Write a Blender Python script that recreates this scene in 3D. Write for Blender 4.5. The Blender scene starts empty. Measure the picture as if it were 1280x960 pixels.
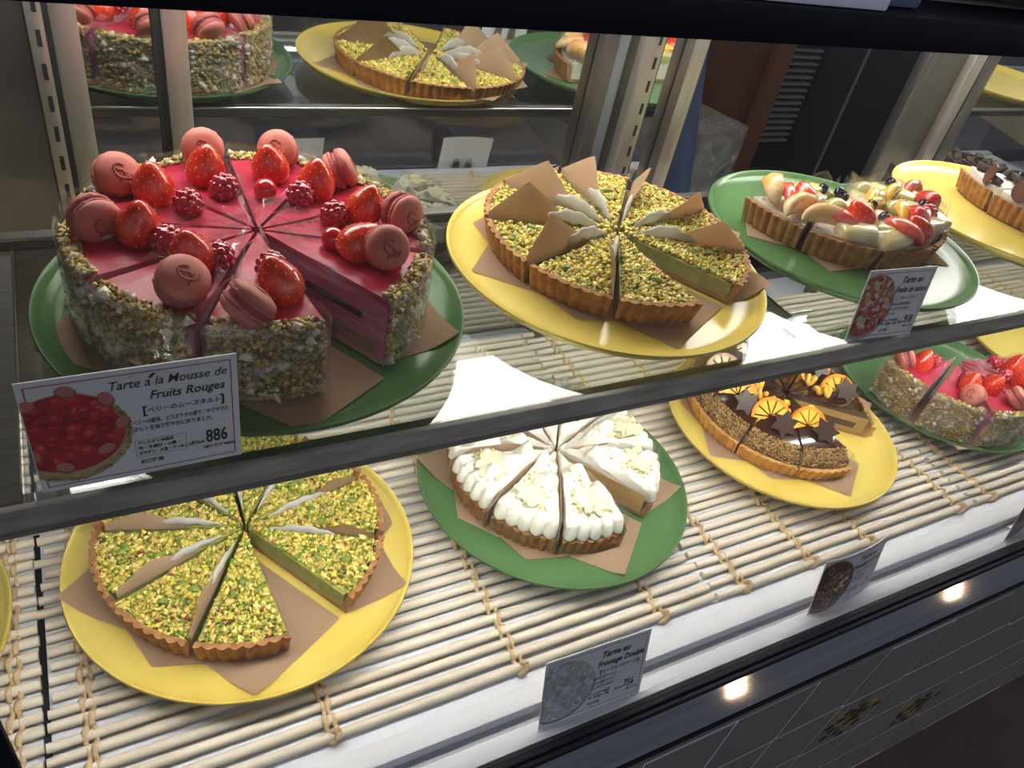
import bpy, bmesh, math, random
import numpy as np
from mathutils import Matrix, Vector

# ------------------------------------------------------------------ camera, world, lights, exposure
sc = bpy.context.scene
COL = sc.collection
RIGHT, DOWN, FWD = (0.88077662, -0.43790028, 0.18021067), (-0.15540404, -0.62679285, -0.76353147), (0.4473054, 0.6444952, -0.62011597)
CAM_Z = 1.40
cam = bpy.data.cameras.new('camera')
cam.sensor_width = 36.0
cam.lens = 36.0 * 970.0 / 1280.0
cam.clip_start = 0.02
camera = bpy.data.objects.new('camera', cam)
camera.matrix_world = Matrix(((RIGHT[0], -DOWN[0], -FWD[0], 0), (RIGHT[1], -DOWN[1], -FWD[1], 0), (RIGHT[2], -DOWN[2], -FWD[2], CAM_Z), (0, 0, 0, 1)))
COL.objects.link(camera)
sc.camera = camera

world = bpy.data.worlds.new('street_daylight')
sc.world = world
world.use_nodes = True
wb = world.node_tree.nodes['Background']
wb.inputs[0].default_value = (0.78, 0.85, 1.0, 1)
wb.inputs[1].default_value = 0.52

CEILING_LAMP = 17.0      # strip along the rear of the case ceiling
SHELF_LAMP = 56.0        # tube behind the front trim of the glass shelf
LAMP_COLOR = (1.0, 0.96, 0.89, 1)

vs = sc.view_settings
vs.view_transform = 'Standard'
vs.look = 'None'
vs.exposure = 0.0
vs.gamma = 1.0
vs.use_curve_mapping = False
sc.cycles.transparent_max_bounces = 32
sc.cycles.max_bounces = 14
sc.cycles.glossy_bounces = 6
sc.cycles.transmission_bounces = 8
sc.cycles.sample_clamp_indirect = 6.0
sc.cycles.caustics_reflective = False
sc.cycles.caustics_refractive = False

rng = np.random.default_rng(11)
random.seed(11)
PI = math.pi
R = math.radians

# ------------------------------------------------------------------ materials
def new_mat(name):
    m = bpy.data.materials.new(name)
    m.use_nodes = True
    nt = m.node_tree
    return m, nt, nt.nodes['Principled BSDF'], nt.nodes['Material Output']

def mat(name, col, rough=0.5, metal=0.0, coat=0.0, var=None, scale=40.0, bump=0.0, bscale=200.0, stretch=None, sss=0.0, emit=0.0, spec=0.5):
    m, nt, p, out = new_mat(name)
    p.inputs['Base Color'].default_value = (*col, 1)
    p.inputs['Roughness'].default_value = rough
    p.inputs['Metallic'].default_value = metal
    p.inputs['Coat Weight'].default_value = coat
    p.inputs['Coat Roughness'].default_value = 0.06
    p.inputs['Specular IOR Level'].default_value = spec
    if sss:
        p.inputs['Subsurface Weight'].default_value = sss
        p.inputs['Subsurface Radius'].default_value = (0.004, 0.002, 0.001)
        p.inputs['Subsurface Scale'].default_value = 1.0
    if emit:
        p.inputs['Emission Color'].default_value = (*col, 1)
        p.inputs['Emission Strength'].default_value = emit
    vec = None
    if var or bump:
        tc = nt.nodes.new('ShaderNodeTexCoord')
        mp = nt.nodes.new('ShaderNodeMapping')
        nt.links.new(tc.outputs['Object'], mp.inputs[0])
        if stretch:
            mp.inputs['Scale'].default_value = stretch
        vec = mp.outputs[0]
    if var:
        n = nt.nodes.new('ShaderNodeTexNoise')
        n.inputs['Scale'].default_value = scale
        n.inputs['Detail'].default_value = 4
        r = nt.nodes.new('ShaderNodeValToRGB')
        r.color_ramp.elements[0].position = 0.35
        r.color_ramp.elements[1].position = 0.68
        r.color_ramp.elements[0].color = (*col, 1)
        r.color_ramp.elements[1].color = (*var, 1)
        nt.links.new(vec, n.inputs['Vector'])
        nt.links.new(n.outputs[0], r.inputs[0])
        nt.links.new(r.outputs[0], p.inputs['Base Color'])
    if bump:
        n2 = nt.nodes.new('ShaderNodeTexNoise')
        n2.inputs['Scale'].default_value = bscale
        n2.inputs['Detail'].default_value = 3
        b = nt.nodes.new('ShaderNodeBump')
        b.inputs['Strength'].default_value = bump
        b.inputs['Distance'].default_value = 0.002
        nt.links.new(vec, n2.inputs['Vector'])
        nt.links.new(n2.outputs[0], b.inputs['Height'])
        nt.links.new(b.outputs[0], p.inputs['Normal'])
    return m

def col_mat(name, rough=0.5, coat=0.0):
    """colour comes from the 'Col' attribute: each crumb or printed patch has its own"""
    m, nt, p, out = new_mat(name)
    a = nt.nodes.new('ShaderNodeAttribute')
    a.attribute_name = 'Col'
    nt.links.new(a.outputs['Color'], p.inputs['Base Color'])
    p.inputs['Roughness'].default_value = rough
    p.inputs['Coat Weight'].default_value = coat
    p.inputs['Coat Roughness'].default_value = 0.1
    return m

def clear_mat(name, tint, f0=0.04, k=1.0, rough=0.0, bump=0.0, bscale=60.0, haze=0.0, streaks=False):
    """a clear sheet: transparent, with a Schlick share of mirror reflection, and a little white haze"""
    m, nt, p, out = new_mat(name)
    nt.nodes.remove(p)
    lw = nt.nodes.new('ShaderNodeLayerWeight')
    lw.inputs['Blend'].default_value = 0.5
    pw = nt.nodes.new('ShaderNodeMath'); pw.operation = 'POWER'; pw.inputs[1].default_value = 5.0
    ma = nt.nodes.new('ShaderNodeMath'); ma.operation = 'MULTIPLY_ADD'; ma.inputs[1].default_value = (1 - f0) * k; ma.inputs[2].default_value = f0
    ma.use_clamp = True
    tr = nt.nodes.new('ShaderNodeBsdfTransparent'); tr.inputs[0].default_value = (*tint, 1)
    gl = nt.nodes.new('ShaderNodeBsdfGlossy'); gl.inputs['Roughness'].default_value = rough
    mx = nt.nodes.new('ShaderNodeMixShader')
    nt.links.new(lw.outputs['Facing'], pw.inputs[0])
    nt.links.new(pw.outputs[0], ma.inputs[0])
    nt.links.new(ma.outputs[0], mx.inputs[0])
    nt.links.new(tr.outputs[0], mx.inputs[1])
    nt.links.new(gl.outputs[0], mx.inputs[2])
    last = mx
    if haze:
        df = nt.nodes.new('ShaderNodeBsdfDiffuse'); df.inputs[0].default_value = (0.9, 0.9, 0.9, 1)
        m2 = nt.nodes.new('ShaderNodeMixShader'); m2.inputs[0].default_value = haze
        nt.links.new(mx.outputs[0], m2.inputs[1]); nt.links.new(df.outputs[0], m2.inputs[2])
        last = m2
        if streaks:      # white haze in noise bands, painted in for highlights on creased film
            tc = nt.nodes.new('ShaderNodeTexCoord'); mp = nt.nodes.new('ShaderNodeMapping'); mp.inputs['Scale'].default_value = (14, 14, 60)
            ns = nt.nodes.new('ShaderNodeTexNoise'); ns.inputs['Scale'].default_value = 1.6; ns.inputs['Detail'].default_value = 3; ns.inputs['Distortion'].default_value = 1.2
            rp = nt.nodes.new('ShaderNodeMapRange'); rp.inputs[1].default_value = 0.47; rp.inputs[2].default_value = 0.70; rp.inputs[3].default_value = 0.02; rp.inputs[4].default_value = haze
            nt.links.new(tc.outputs['Object'], mp.inputs[0]); nt.links.new(mp.outputs[0], ns.inputs['Vector']); nt.links.new(ns.outputs[0], rp.inputs[0]); nt.links.new(rp.outputs[0], m2.inputs[0])
    if bump:
        tc = nt.nodes.new('ShaderNodeTexCoord')
        n2 = nt.nodes.new('ShaderNodeTexNoise'); n2.inputs['Scale'].default_value = bscale
        b = nt.nodes.new('ShaderNodeBump'); b.inputs['Strength'].default_value = bump; b.inputs['Distance'].default_value = 0.004
        nt.links.new(tc.outputs['Object'], n2.inputs['Vector']); nt.links.new(n2.outputs[0], b.inputs['Height'])
        nt.links.new(b.outputs[0], gl.inputs['Normal'])
    nt.links.new(last.outputs[0], out.inputs[0])
    return m

def sheet_mat(name, col, through):
    """thin paper: scatters light on both faces"""
    m, nt, p, out = new_mat(name)
    nt.nodes.remove(p)
    d = nt.nodes.new('ShaderNodeBsdfDiffuse'); d.inputs[0].default_value = (*col, 1)
    t = nt.nodes.new('ShaderNodeBsdfTranslucent'); t.inputs[0].default_value = (*col, 1)
    mx = nt.nodes.new('ShaderNodeMixShader'); mx.inputs[0].default_value = through
    nt.links.new(d.outputs[0], mx.inputs[1]); nt.links.new(t.outputs[0], mx.inputs[2]); nt.links.new(mx.outputs[0], out.inputs[0])
    return m

def mirror_mat(name, col, fac):
    m, nt, p, out = new_mat(name)
    nt.nodes.remove(p)
    tr = nt.nodes.new('ShaderNodeBsdfTransparent'); tr.inputs[0].default_value = (0.7, 0.72, 0.72, 1)
    gl = nt.nodes.new('ShaderNodeBsdfGlossy'); gl.inputs['Roughness'].default_value = 0.0; gl.inputs[0].default_value = (*col, 1)
    mx = nt.nodes.new('ShaderNodeMixShader'); mx.inputs[0].default_value = fac
    nt.links.new(tr.outputs[0], mx.inputs[1]); nt.links.new(gl.outputs[0], mx.inputs[2]); nt.links.new(mx.outputs[0], out.inputs[0])
    return m

def light_mat(name, col, strength):
    m, nt, p, out = new_mat(name)
    nt.nodes.remove(p)
    e = nt.nodes.new('ShaderNodeEmission'); e.inputs[0].default_value = col; e.inputs[1].default_value = strength
    nt.links.new(e.outputs[0], out.inputs[0])
    return m

M = dict(
    green_glaze=mat('green_glaze', (0.082, 0.180, 0.066), 0.17, var=(0.108, 0.215, 0.085), scale=9, spec=0.22),
    yellow_glaze=mat('yellow_glaze', (0.72, 0.55, 0.11), 0.2, var=(0.80, 0.64, 0.17), scale=8, spec=0.4),
    crust=mat('baked_crust', (0.30, 0.13, 0.042), 0.8, var=(0.46, 0.235, 0.085), scale=110, bump=0.6, bscale=500),
    crust_gold=mat('golden_crust', (0.56, 0.27, 0.07), 0.7, var=(0.66, 0.38, 0.13), scale=90, bump=0.5, bscale=500),
    almond=mat('pistachio_cream', (0.27, 0.29, 0.05), 0.6, var=(0.38, 0.40, 0.09), scale=120, bump=0.4, bscale=400),
    crumb=col_mat('chopped_nuts', 0.5, 0.15),
    pistachio=mat('pistachio_kernel', (0.13, 0.22, 0.03), 0.45, var=(0.28, 0.33, 0.06), scale=250),
    paper=sheet_mat('brown_baking_paper', (0.64, 0.47, 0.315), 0.5),
    white_paper=sheet_mat('white_waxed_paper', (0.70, 0.69, 0.64), 0.4),
    glaze=mat('red_fruit_glaze', (0.42, 0.018, 0.050), 0.30, var=(0.55, 0.05, 0.10), scale=28, bump=0.4, bscale=60, spec=0.22),
    mousse=mat('berry_mousse', (0.60, 0.16, 0.30), 0.4, var=(0.66, 0.24, 0.38), scale=70),
    jam=mat('biscuit_sponge', (0.30, 0.19, 0.12), 0.7, var=(0.40, 0.27, 0.17), scale=150),
    biscuit=mat('biscuit_base', (0.55, 0.34, 0.16), 0.8, var=(0.66, 0.46, 0.26), scale=150),
    choc=mat('dark_chocolate', (0.035, 0.014, 0.008), 0.35, var=(0.055, 0.022, 0.012), scale=60),
    ganache=mat('chocolate_ganache', (0.050, 0.020, 0.012), 0.14, coat=0.5),
    caramel=mat('caramel_cream', (0.55, 0.33, 0.10), 0.5, var=(0.62, 0.42, 0.16), scale=80),
    straw=mat('strawberry_flesh', (0.66, 0.018, 0.012), 0.22, coat=0.6, var=(0.78, 0.07, 0.02), scale=60, bump=0.25, bscale=350),
    seed=mat('strawberry_seed', (0.75, 0.50, 0.12), 0.4),
    rasp=mat('glazed_raspberry', (0.42, 0.008, 0.03), 0.14, coat=0.9),
    macaron=mat('pink_macaron_shell', (0.53, 0.15, 0.11), 0.55, var=(0.59, 0.195, 0.145), scale=60),
    foot=mat('pink_macaron_foot', (0.50, 0.15, 0.13), 0.8, bump=0.8, bscale=600),
    macfill=mat('macaron_filling', (0.35, 0.06, 0.07), 0.5),
    stamp=mat('brown_stamp_ink', (0.33, 0.09, 0.055), 0.6),
    dab=mat('lilac_cream', (0.66, 0.44, 0.50), 0.35),
    film=clear_mat('clear_cake_film', (0.97, 0.96, 0.96), 0.07, 0.9, 0.07, 1.0, 30.0, 0.045),
    wrinkled=clear_mat('wrinkled_cake_film', (0.97, 0.955, 0.96), 0.08, 0.9, 0.08, 1.0, 40.0, 0.30, streaks=True),
    cream=mat('whipped_cream', (0.91, 0.885, 0.755), 0.5),
    yellowbit=mat('yellow_zest', (0.82, 0.68, 0.20), 0.5),
    flake=mat('white_chocolate_flake', (0.84, 0.80, 0.52), 0.45),
    orange_rind=mat('orange_rind', (0.90, 0.30, 0.015), 0.3, coat=0.4),
    orange_flesh=mat('orange_flesh', (0.92, 0.48, 0.03), 0.22, coat=0.6, var=(0.93, 0.62, 0.12), scale=200),
    peach=mat('sugared_peach', (0.84, 0.40, 0.07), 0.3, var=(0.88, 0.74, 0.52), scale=30),
    pear=mat('glazed_pear', (0.76, 0.60, 0.24), 0.2, coat=0.5, var=(0.84, 0.78, 0.60), scale=60),
    grapefruit=mat('pink_grapefruit', (0.74, 0.075, 0.045), 0.22, coat=0.5, var=(0.82, 0.22, 0.16), scale=120),
    kiwi=mat('green_kiwi_cube', (0.55, 0.56, 0.13), 0.25, coat=0.5, var=(0.74, 0.74, 0.36), scale=120),
    grape=mat('green_grape', (0.50, 0.50, 0.14), 0.15, coat=0.6, var=(0.62, 0.60, 0.28), scale=70),
    blueberry=mat('blueberry_skin', (0.012, 0.013, 0.035), 0.2, coat=0.5),
    custard=mat('pale_custard', (0.84, 0.78, 0.60), 0.4, var=(0.90, 0.88, 0.80), scale=90),
    steel=mat('brushed_steel', (0.55, 0.53, 0.49), 0.28, metal=1.0, bump=0.10, bscale=40, stretch=(0.4, 30, 30)),
    steel_dark=mat('dull_steel', (0.17, 0.168, 0.155), 0.34, metal=0.9, var=(0.23, 0.22, 0.20), scale=12),
    post=mat('steel_post', (0.50, 0.47, 0.41), 0.36, metal=0.8, var=(0.44, 0.41, 0.36), scale=30, stretch=(6, 6, 0.3)),
    slot=mat('slot_shadow_rubber', (0.01, 0.01, 0.01), 0.8),
    blue_post=mat('blue_grey_aluminium', (0.30, 0.35, 0.41), 0.35, metal=0.7),
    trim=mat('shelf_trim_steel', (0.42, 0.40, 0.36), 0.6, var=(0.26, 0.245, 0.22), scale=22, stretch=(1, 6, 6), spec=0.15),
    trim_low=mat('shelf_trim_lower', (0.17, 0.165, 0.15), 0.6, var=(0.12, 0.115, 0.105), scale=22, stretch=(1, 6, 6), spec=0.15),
    black=mat('black_frame', (0.004, 0.005, 0.009), 0.6, spec=0.15),
    rubber=mat('black_rubber', (0.006, 0.007, 0.011), 0.6, spec=0.25),
    deck=mat('white_enamel_deck', (0.70, 0.74, 0.80), 0.35),
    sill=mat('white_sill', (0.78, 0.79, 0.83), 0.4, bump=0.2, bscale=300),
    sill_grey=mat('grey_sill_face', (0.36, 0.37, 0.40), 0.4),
    rail=mat('brushed_rail', (0.125, 0.117, 0.122), 0.05, metal=1.0, var=(0.085, 0.09, 0.11), scale=7, stretch=(0.6, 30, 30)),
    tile=mat('grey_wall_tile', (0.135, 0.125, 0.115), 0.35, var=(0.16, 0.15, 0.14), scale=6),
    grout=mat('pale_grout', (0.50, 0.50, 0.56), 0.9),
    tile_leaf=mat('tile_leaf_print', (0.10, 0.12, 0.03), 0.4),
    tile_berry=mat('tile_berry_print', (0.035, 0.015, 0.012), 0.4),
    tile_ochre=mat('tile_ochre_print', (0.26, 0.16, 0.06), 0.4),
    floor=mat('terracotta_floor', (0.035, 0.018, 0.013), 0.6, var=(0.055, 0.028, 0.02), scale=8),
    dark=mat('dark_kitchen_wall', (0.05, 0.047, 0.042), 0.7),
    wood=mat('brown_wood', (0.16, 0.055, 0.022), 0.45, var=(0.22, 0.08, 0.03), scale=10, stretch=(4, 4, 0.4)),
    wood_edge=mat('light_wood_edge', (0.28, 0.11, 0.045), 0.45),
    blackbox=mat('black_appliance', (0.012, 0.013, 0.015), 0.4),
    grey_line=mat('grey_edge_strip', (0.24, 0.24, 0.24), 0.4),
    red_led=mat('red_label_patch', (0.25, 0.02, 0.03), 0.5),
    navy=mat('navy_cloth', (0.012, 0.024, 0.065), 0.9, var=(0.018, 0.034, 0.09), scale=20),
    plastic=clear_mat('crinkled_plastic', (0.86, 0.86, 0.87), 0.06, 1.0, 0.12, 1.0, 30.0, 0.10),
    cane=mat('bamboo_cane', (0.76, 0.66, 0.50), 0.45, var=(0.83, 0.75, 0.61), scale=22, stretch=(0.6, 6, 6)),
    twine=mat('twisted_twine', (0.56, 0.40, 0.21), 0.7, var=(0.70, 0.55, 0.34), scale=300),
    card=mat('white_card', (0.80, 0.82, 0.84), 0.45),
    card_dark=mat('card_back', (0.74, 0.76, 0.80), 0.5),
    ink=mat('black_ink', (0.012, 0.012, 0.02), 0.5),
    grey_ink=mat('grey_ink', (0.30, 0.30, 0.32), 0.5),
    red_ink=mat('red_ink', (0.42, 0.03, 0.06), 0.5),
    print=col_mat('colour_print', 0.45),
    glass=clear_mat('case_front_glass', (0.99, 0.995, 0.995), 0.095, 0.9),
    shelf_glass=clear_mat('shelf_glass', (0.70, 0.73, 0.73), 0.085, 1.0),
    mirror=mirror_mat('reflective_door_glass', (0.80, 0.82, 0.82), 0.72),
    acrylic=clear_mat('clear_acrylic', (0.95, 0.96, 0.97), 0.06, 1.0),
    white_lamp=light_mat('case_ceiling_light', LAMP_COLOR, CEILING_LAMP),
    shelf_lamp=light_mat('shelf_tube_light', LAMP_COLOR, SHELF_LAMP),
    bulb=light_mat('warm_bulb', (1.0, 0.72, 0.42, 1), 70.0),
    white_sheet=mat('white_sheet', (0.70, 0.70, 0.82), 0.5),
    bread=mat('brown_loaf', (0.30, 0.13, 0.05), 0.6, var=(0.45, 0.25, 0.12), scale=30, bump=0.4, bscale=150),
    blue_grey=mat('blue_grey_box', (0.10, 0.13, 0.22), 0.5),
    brownchunk=mat('chocolate_biscuit', (0.06, 0.03, 0.02), 0.7, bump=0.6, bscale=300),
)

# ------------------------------------------------------------------ mesh helpers
class MB:
    """collects vertices, faces, material slots and colours for one mesh"""
    def __init__(s):
        s.v, s.f, s.mi, s.c = [], [], [], []
        s.n = 0
    def add(s, V, F, mi=0, T=None, col=None):
        V = np.asarray(V, float).reshape(-1, 3)
        if T is not None:
            T = np.array(T)
            V = V @ T[:3, :3].T + T[:3, 3]
        n = s.n
        s.v.append(V)
        s.f += [tuple(i + n for i in f) for f in F]
        s.mi += [mi] * len(F)
        s.c.append(np.tile(np.array(col if col is not None else (1, 1, 1)), (len(V), 1)))
        s.n += len(V)
        return s
    def mesh(s, name, mats, smooth=True, angle=40, colour=False):
        me = bpy.data.meshes.new(name)
        V = np.concatenate(s.v) if s.v else np.zeros((0, 3))
        me.from_pydata([tuple(v) for v in V.tolist()], [], s.f)
        for m in (mats if isinstance(mats, (list, tuple)) else [mats]):
            me.materials.append(m)
        me.polygons.foreach_set('material_index', s.mi)
        if colour:
            a = me.color_attributes.new('Col', 'FLOAT_COLOR', 'POINT')
            C = np.concatenate(s.c)
            a.data.foreach_set('color', np.c_[C, np.ones(len(C))].ravel())
        if smooth:
            me.polygons.foreach_set('use_smooth', [True] * len(me.polygons))
            if angle < 180:
                me.set_sharp_from_angle(angle=R(angle))
        me.update()
        return me

def link(name, me, parent=None, loc=(0, 0, 0), rot=None, scale=None, kind=None, label=None, cat=None, group=None, matrix=None):
    o = bpy.data.objects.new(name, me)
    COL.objects.link(o)
    if parent is not None:
        o.parent = parent
    if matrix is not None:
        o.matrix_local = matrix
    else:
        o.location = loc
        if rot is not None:
            o.rotation_euler = rot
        if scale is not None:
            o.scale = scale
    return tag(o, label, cat, group, kind)

def tag(o, label=None, cat=None, group=None, kind=None):
    if label: o['label'] = label
    if cat: o['category'] = cat
    if group: o['group'] = group
    if kind: o['kind'] = kind
    return o

def empty(name, loc, rz=0.0, label=None, cat=None, group=None):
    o = bpy.data.objects.new(name, None)
    COL.objects.link(o)
    o.empty_display_size = 0.02
    o.location = loc
    o.rotation_euler = (0, 0, rz)
    return tag(o, label, cat, group)

def copy_tree(o, parent=None):
    c = o.copy()
    COL.objects.link(c)
    if parent is not None:
        c.parent = parent
    for ch in list(o.children):
        copy_tree(ch, c)
    return c

def box(x0, x1, y0, y1, z0, z1):
    V = [(x0, y0, z0), (x1, y0, z0), (x1, y1, z0), (x0, y1, z0), (x0, y0, z1), (x1, y0, z1), (x1, y1, z1), (x0, y1, z1)]
    F = [(0, 3, 2, 1), (4, 5, 6, 7), (0, 1, 5, 4), (1, 2, 6, 5), (2, 3, 7, 6), (3, 0, 4, 7)]
    return V, F

def bevel_box(x0, x1, y0, y1, z0, z1, b=0.002, seg=2):
    bm = bmesh.new()
    vs_ = [bm.verts.new(p) for p in box(x0, x1, y0, y1, z0, z1)[0]]
    for f in box(0, 1, 0, 1, 0, 1)[1]:
        bm.faces.new([vs_[i] for i in f])
    bmesh.ops.bevel(bm, geom=bm.edges[:], offset=b, segments=seg, affect='EDGES', profile=0.5)
    bm.verts.index_update()
    V = [tuple(v.co) for v in bm.verts]
    F = [tuple(v.index for v in f.verts) for f in bm.faces]
    bm.free()
    return V, F

def lathe(prof, n=32, mod=None):
    """profile of (r, z) around z; r = 0 ends become poles"""
    V, rows = [], []
    for (r, z) in prof:
        if r < 1e-7:
            rows.append([len(V)]); V.append((0, 0, z))
        else:
            row = []
            for i in range(n):
                a = 2 * PI * i / n
                rr = r * (mod(a, z) if mod else 1)
                row.append(len(V)); V.append((rr * math.cos(a), rr * math.sin(a), z))
            rows.append(row)
    F = []
    for A, B in zip(rows[:-1], rows[1:]):
        for i in range(n):
            j = (i + 1) % n
            if len(A) == 1 and len(B) == 1: continue
            if len(A) == 1: F.append((A[0], B[j], B[i]))
            elif len(B) == 1: F.append((A[i], A[j], B[0]))
            else: F.append((A[i], A[j], B[j], B[i]))
    F = [tuple(reversed(f)) for f in F]
    return V, F

def sweep(section, h, n, cx, flute=None, dh=None):
    """closed (r, z, flute weight) section swept from -h to h about the slice's apex, apex at x = -cx"""
    m = len(section)
    V, F = [], []
    for i in range(n + 1):
        a = -h + 2 * h * i / n
        for (r, z, w) in section:
            rr = r + (w * flute(a) if flute and w else 0)
            V.append((rr * math.cos(a) - cx, rr * math.sin(a), z))
    for i in range(n):
        for j in range(m):
            k = (j + 1) % m
            F.append((i * m + j, i * m + k, (i + 1) * m + k, (i + 1) * m + j))
    F.append(tuple(range(m - 1, -1, -1)))
    F.append(tuple(n * m + j for j in range(m)))
    return V, [tuple(reversed(f)) for f in F]

def tube(pts, r, n=6):
    pts = np.asarray(pts, float)
    t = np.gradient(pts, axis=0)
    t /= np.linalg.norm(t, axis=1)[:, None] + 1e-12
    V, F = [], []
    up = np.array([0.13, 0.31, 0.94])
    for i, p in enumerate(pts):
        u = np.cross(t[i], up)
        if np.linalg.norm(u) < 1e-4: u = np.cross(t[i], (1, 0, 0))
        u /= np.linalg.norm(u); w = np.cross(t[i], u)
        rr = r[i] if hasattr(r, '__len__') else r
        for k in range(n):
            a = 2 * PI * k / n
            V.append(tuple(p + rr * (math.cos(a) * u + math.sin(a) * w)))
    for i in range(len(pts) - 1):
        for k in range(n):
            j = (k + 1) % n
            F.append((i * n + k, i * n + j, (i + 1) * n + j, (i + 1) * n + k))
    F.append(tuple(range(n - 1, -1, -1))); F.append(tuple((len(pts) - 1) * n + k for k in range(n)))
    return V, F

def sphere(r=1.0, nu=12, nv=8, sx=1, sy=1, sz=1):
    prof = [(r * math.sin(PI * i / nv), -r * math.cos(PI * i / nv)) for i in range(nv + 1)]
    prof[0] = (0, -r); prof[-1] = (0, r)
    V, F = lathe(prof, nu)
    return [(x * sx, y * sy, z * sz) for x, y, z in V], F

OCT_V = np.array([(1, 0, 0), (-1, 0, 0), (0, 1, 0), (0, -1, 0), (0, 0, 1), (0, 0, -1)], float)
OCT_F = np.array([(0, 2, 4), (2, 1, 4), (1, 3, 4), (3, 0, 4), (2, 0, 5), (1, 2, 5), (3, 1, 5), (0, 3, 5)])
def crumbs_mesh(name, P, size, colors, m, elong=0.35):
    """many small irregular chips, one colour each"""
    P = np.asarray(P); n = len(P)
    size = np.broadcast_to(size, (n,))
    q = rng.normal(size=(n, 4)); q /= np.linalg.norm(q, axis=1)[:, None]
    w, x, y, z = q.T
    Rm = np.stack([np.stack([1 - 2 * (y * y + z * z), 2 * (x * y - z * w), 2 * (x * z + y * w)], -1),
                   np.stack([2 * (x * y + z * w), 1 - 2 * (x * x + z * z), 2 * (y * z - x * w)], -1),
                   np.stack([2 * (x * z - y * w), 2 * (y * z + x * w), 1 - 2 * (x * x + y * y)], -1)], 1)
    base = OCT_V[None] * (1 + rng.uniform(-elong, elong, size=(n, 6, 1))) * (1 + rng.uniform(-elong, elong, size=(n, 1, 3)))
    V = np.einsum('nij,nkj->nki', Rm, base) * size[:, None, None] + P[:, None, :]
    F = (OCT_F[None] + 6 * np.arange(n)[:, None, None]).reshape(-1, 3)
    me = bpy.data.meshes.new(name)
    me.vertices.add(n * 6); me.vertices.foreach_set('co', V.reshape(-1))
    me.loops.add(len(F) * 3); me.loops.foreach_set('vertex_index', F.reshape(-1).astype(np.int32))
    me.polygons.add(len(F)); me.polygons.foreach_set('loop_start', (np.arange(len(F)) * 3).astype(np.int32))
    me.update(calc_edges=True)
    a = me.color_attributes.new('Col', 'FLOAT_COLOR', 'POINT')
    C = np.repeat(np.asarray(colors), 6, axis=0)
    a.data.foreach_set('color', np.c_[C, np.ones(len(C))].ravel())
    me.materials.append(m)
    return me

def pick(palette, weights, n):
    w = np.array(weights, float); w /= w.sum()
    C = np.array(palette)[rng.choice(len(palette), n, p=w)]
    return np.clip(C * rng.uniform(0.75, 1.25, size=(n, 1)), 0, 0.95)

def wedge_points(n, r0, r1, h, cx):
    r = np.sqrt(rng.uniform(r0 * r0, r1 * r1, n)); a = rng.uniform(-1, 1, n) * np.maximum(0, h - np.arcsin(np.minimum(1, 0.0018 / np.maximum(r, 0.002))))
    return r * np.cos(a) - cx, r * np.sin(a), r

def aim(axis, loc, spin=0.0, s=1.0):
    z = Vector(axis).normalized()
    return Matrix.Translation(loc) @ z.to_track_quat('Z', 'Y').to_matrix().to_4x4() @ Matrix.Rotation(spin, 4, 'Z') @ Matrix.Scale(s, 4)

def structure(name, V, F, m, parent=None, smooth=False, angle=40):
    return link(name, MB().add(V, F).mesh(name, m, smooth, angle), parent, kind='structure' if parent is None else None)

# ------------------------------------------------------------------ key levels (metres)
SHELF_TOP, MAT_TOP, DECK = 1.039, 0.7842, 0.7737
GLASS_Y, MIRROR_Y = 0.222, 0.755
X0, X1 = -0.62, 2.30

# ------------------------------------------------------------------ structure: floor, tiled base, deck, frame
FLOOR = 0.13
structure('floor', *box(-30, 30, -40.0, 0.85, FLOOR - 0.05, FLOOR), M['floor'])
structure('floor_kitchen', *box(-3.5, 5.5, 0.85, 2.6, FLOOR - 0.05, FLOOR), M['floor'])
structure('wall_kitchen', *box(-3.5, 5.5, 2.45, 2.6, 0.0, 2.7), M['dark'])
structure('wall_left', *box(-3.6, -3.5, 0.85, 2.6, 0.0, 2.7), M['dark'])
structure('wall_right', *box(5.5, 5.6, 0.85, 2.6, 0.0, 2.7), M['dark'])
structure('ceiling', *box(-3.6, 5.6, 0.85, 2.6, 2.7, 2.75), M['dark'])

base = structure('wall_front', *box(X0, X1 + 1.2, 0.1968, 0.75, FLOOR, 0.715), M['grout'])
TW, TH, TX0, TZ0 = 0.1205, 0.136, 0.753, 0.137       # tile pitch, one grout line, lowest grout level
def tile_body(): return MB().add(*bevel_box(0.0019, TW - 0.0019, 0.196, 0.2015, 0.0019, TH - 0.0019, 0.0008, 1))
tile_me = tile_body().mesh('tile', M['tile'], True, 30)
def leaf_tile():
    mb = tile_body()
    g = np.random.default_rng(5)
    for i in range(24):
        a = i * 2.4; r = 0.008 + 0.0020 * i
        x, z = TW / 2 + r * math.cos(a), TH / 2 + r * math.sin(a)
        if i % 3 != 1:
            mb.add(*sphere(0.0088, 8, 5, 1, 0.10, 0.8), mi=2, T=Matrix.Translation((x, 0.1958, z)) @ Matrix.Rotation(a, 4, 'Y'))
        else:
            mb.add(*sphere(0.0155, 8, 5, 1, 0.05, 0.46), mi=1 if i % 2 else 3, T=Matrix.Translation((x, 0.1958, z)) @ Matrix.Rotation(a, 4, 'Y'))
    return mb.mesh('decorated_tile', [M['tile'], M['tile_leaf'], M['tile_berry'], M['tile_ochre']], True, 40)
leaf_me = leaf_tile()
for ix in range(-6, 18):
    for iz in range(0, 4):
        decor = (ix, iz) in ((0, 2), (2, 1), (7, 2), (-5, 2))
        link('tile', leaf_me if decor else tile_me, base, (TX0 + ix * TW, 0, TZ0 + iz * TH + 0.003 * ((ix * 7) % 3 - 1)))

structure('trim_2', *box(X0, X1 + 1.2, 0.1958, 0.2015, 0.6835, 0.7285), M['tile'])
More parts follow.
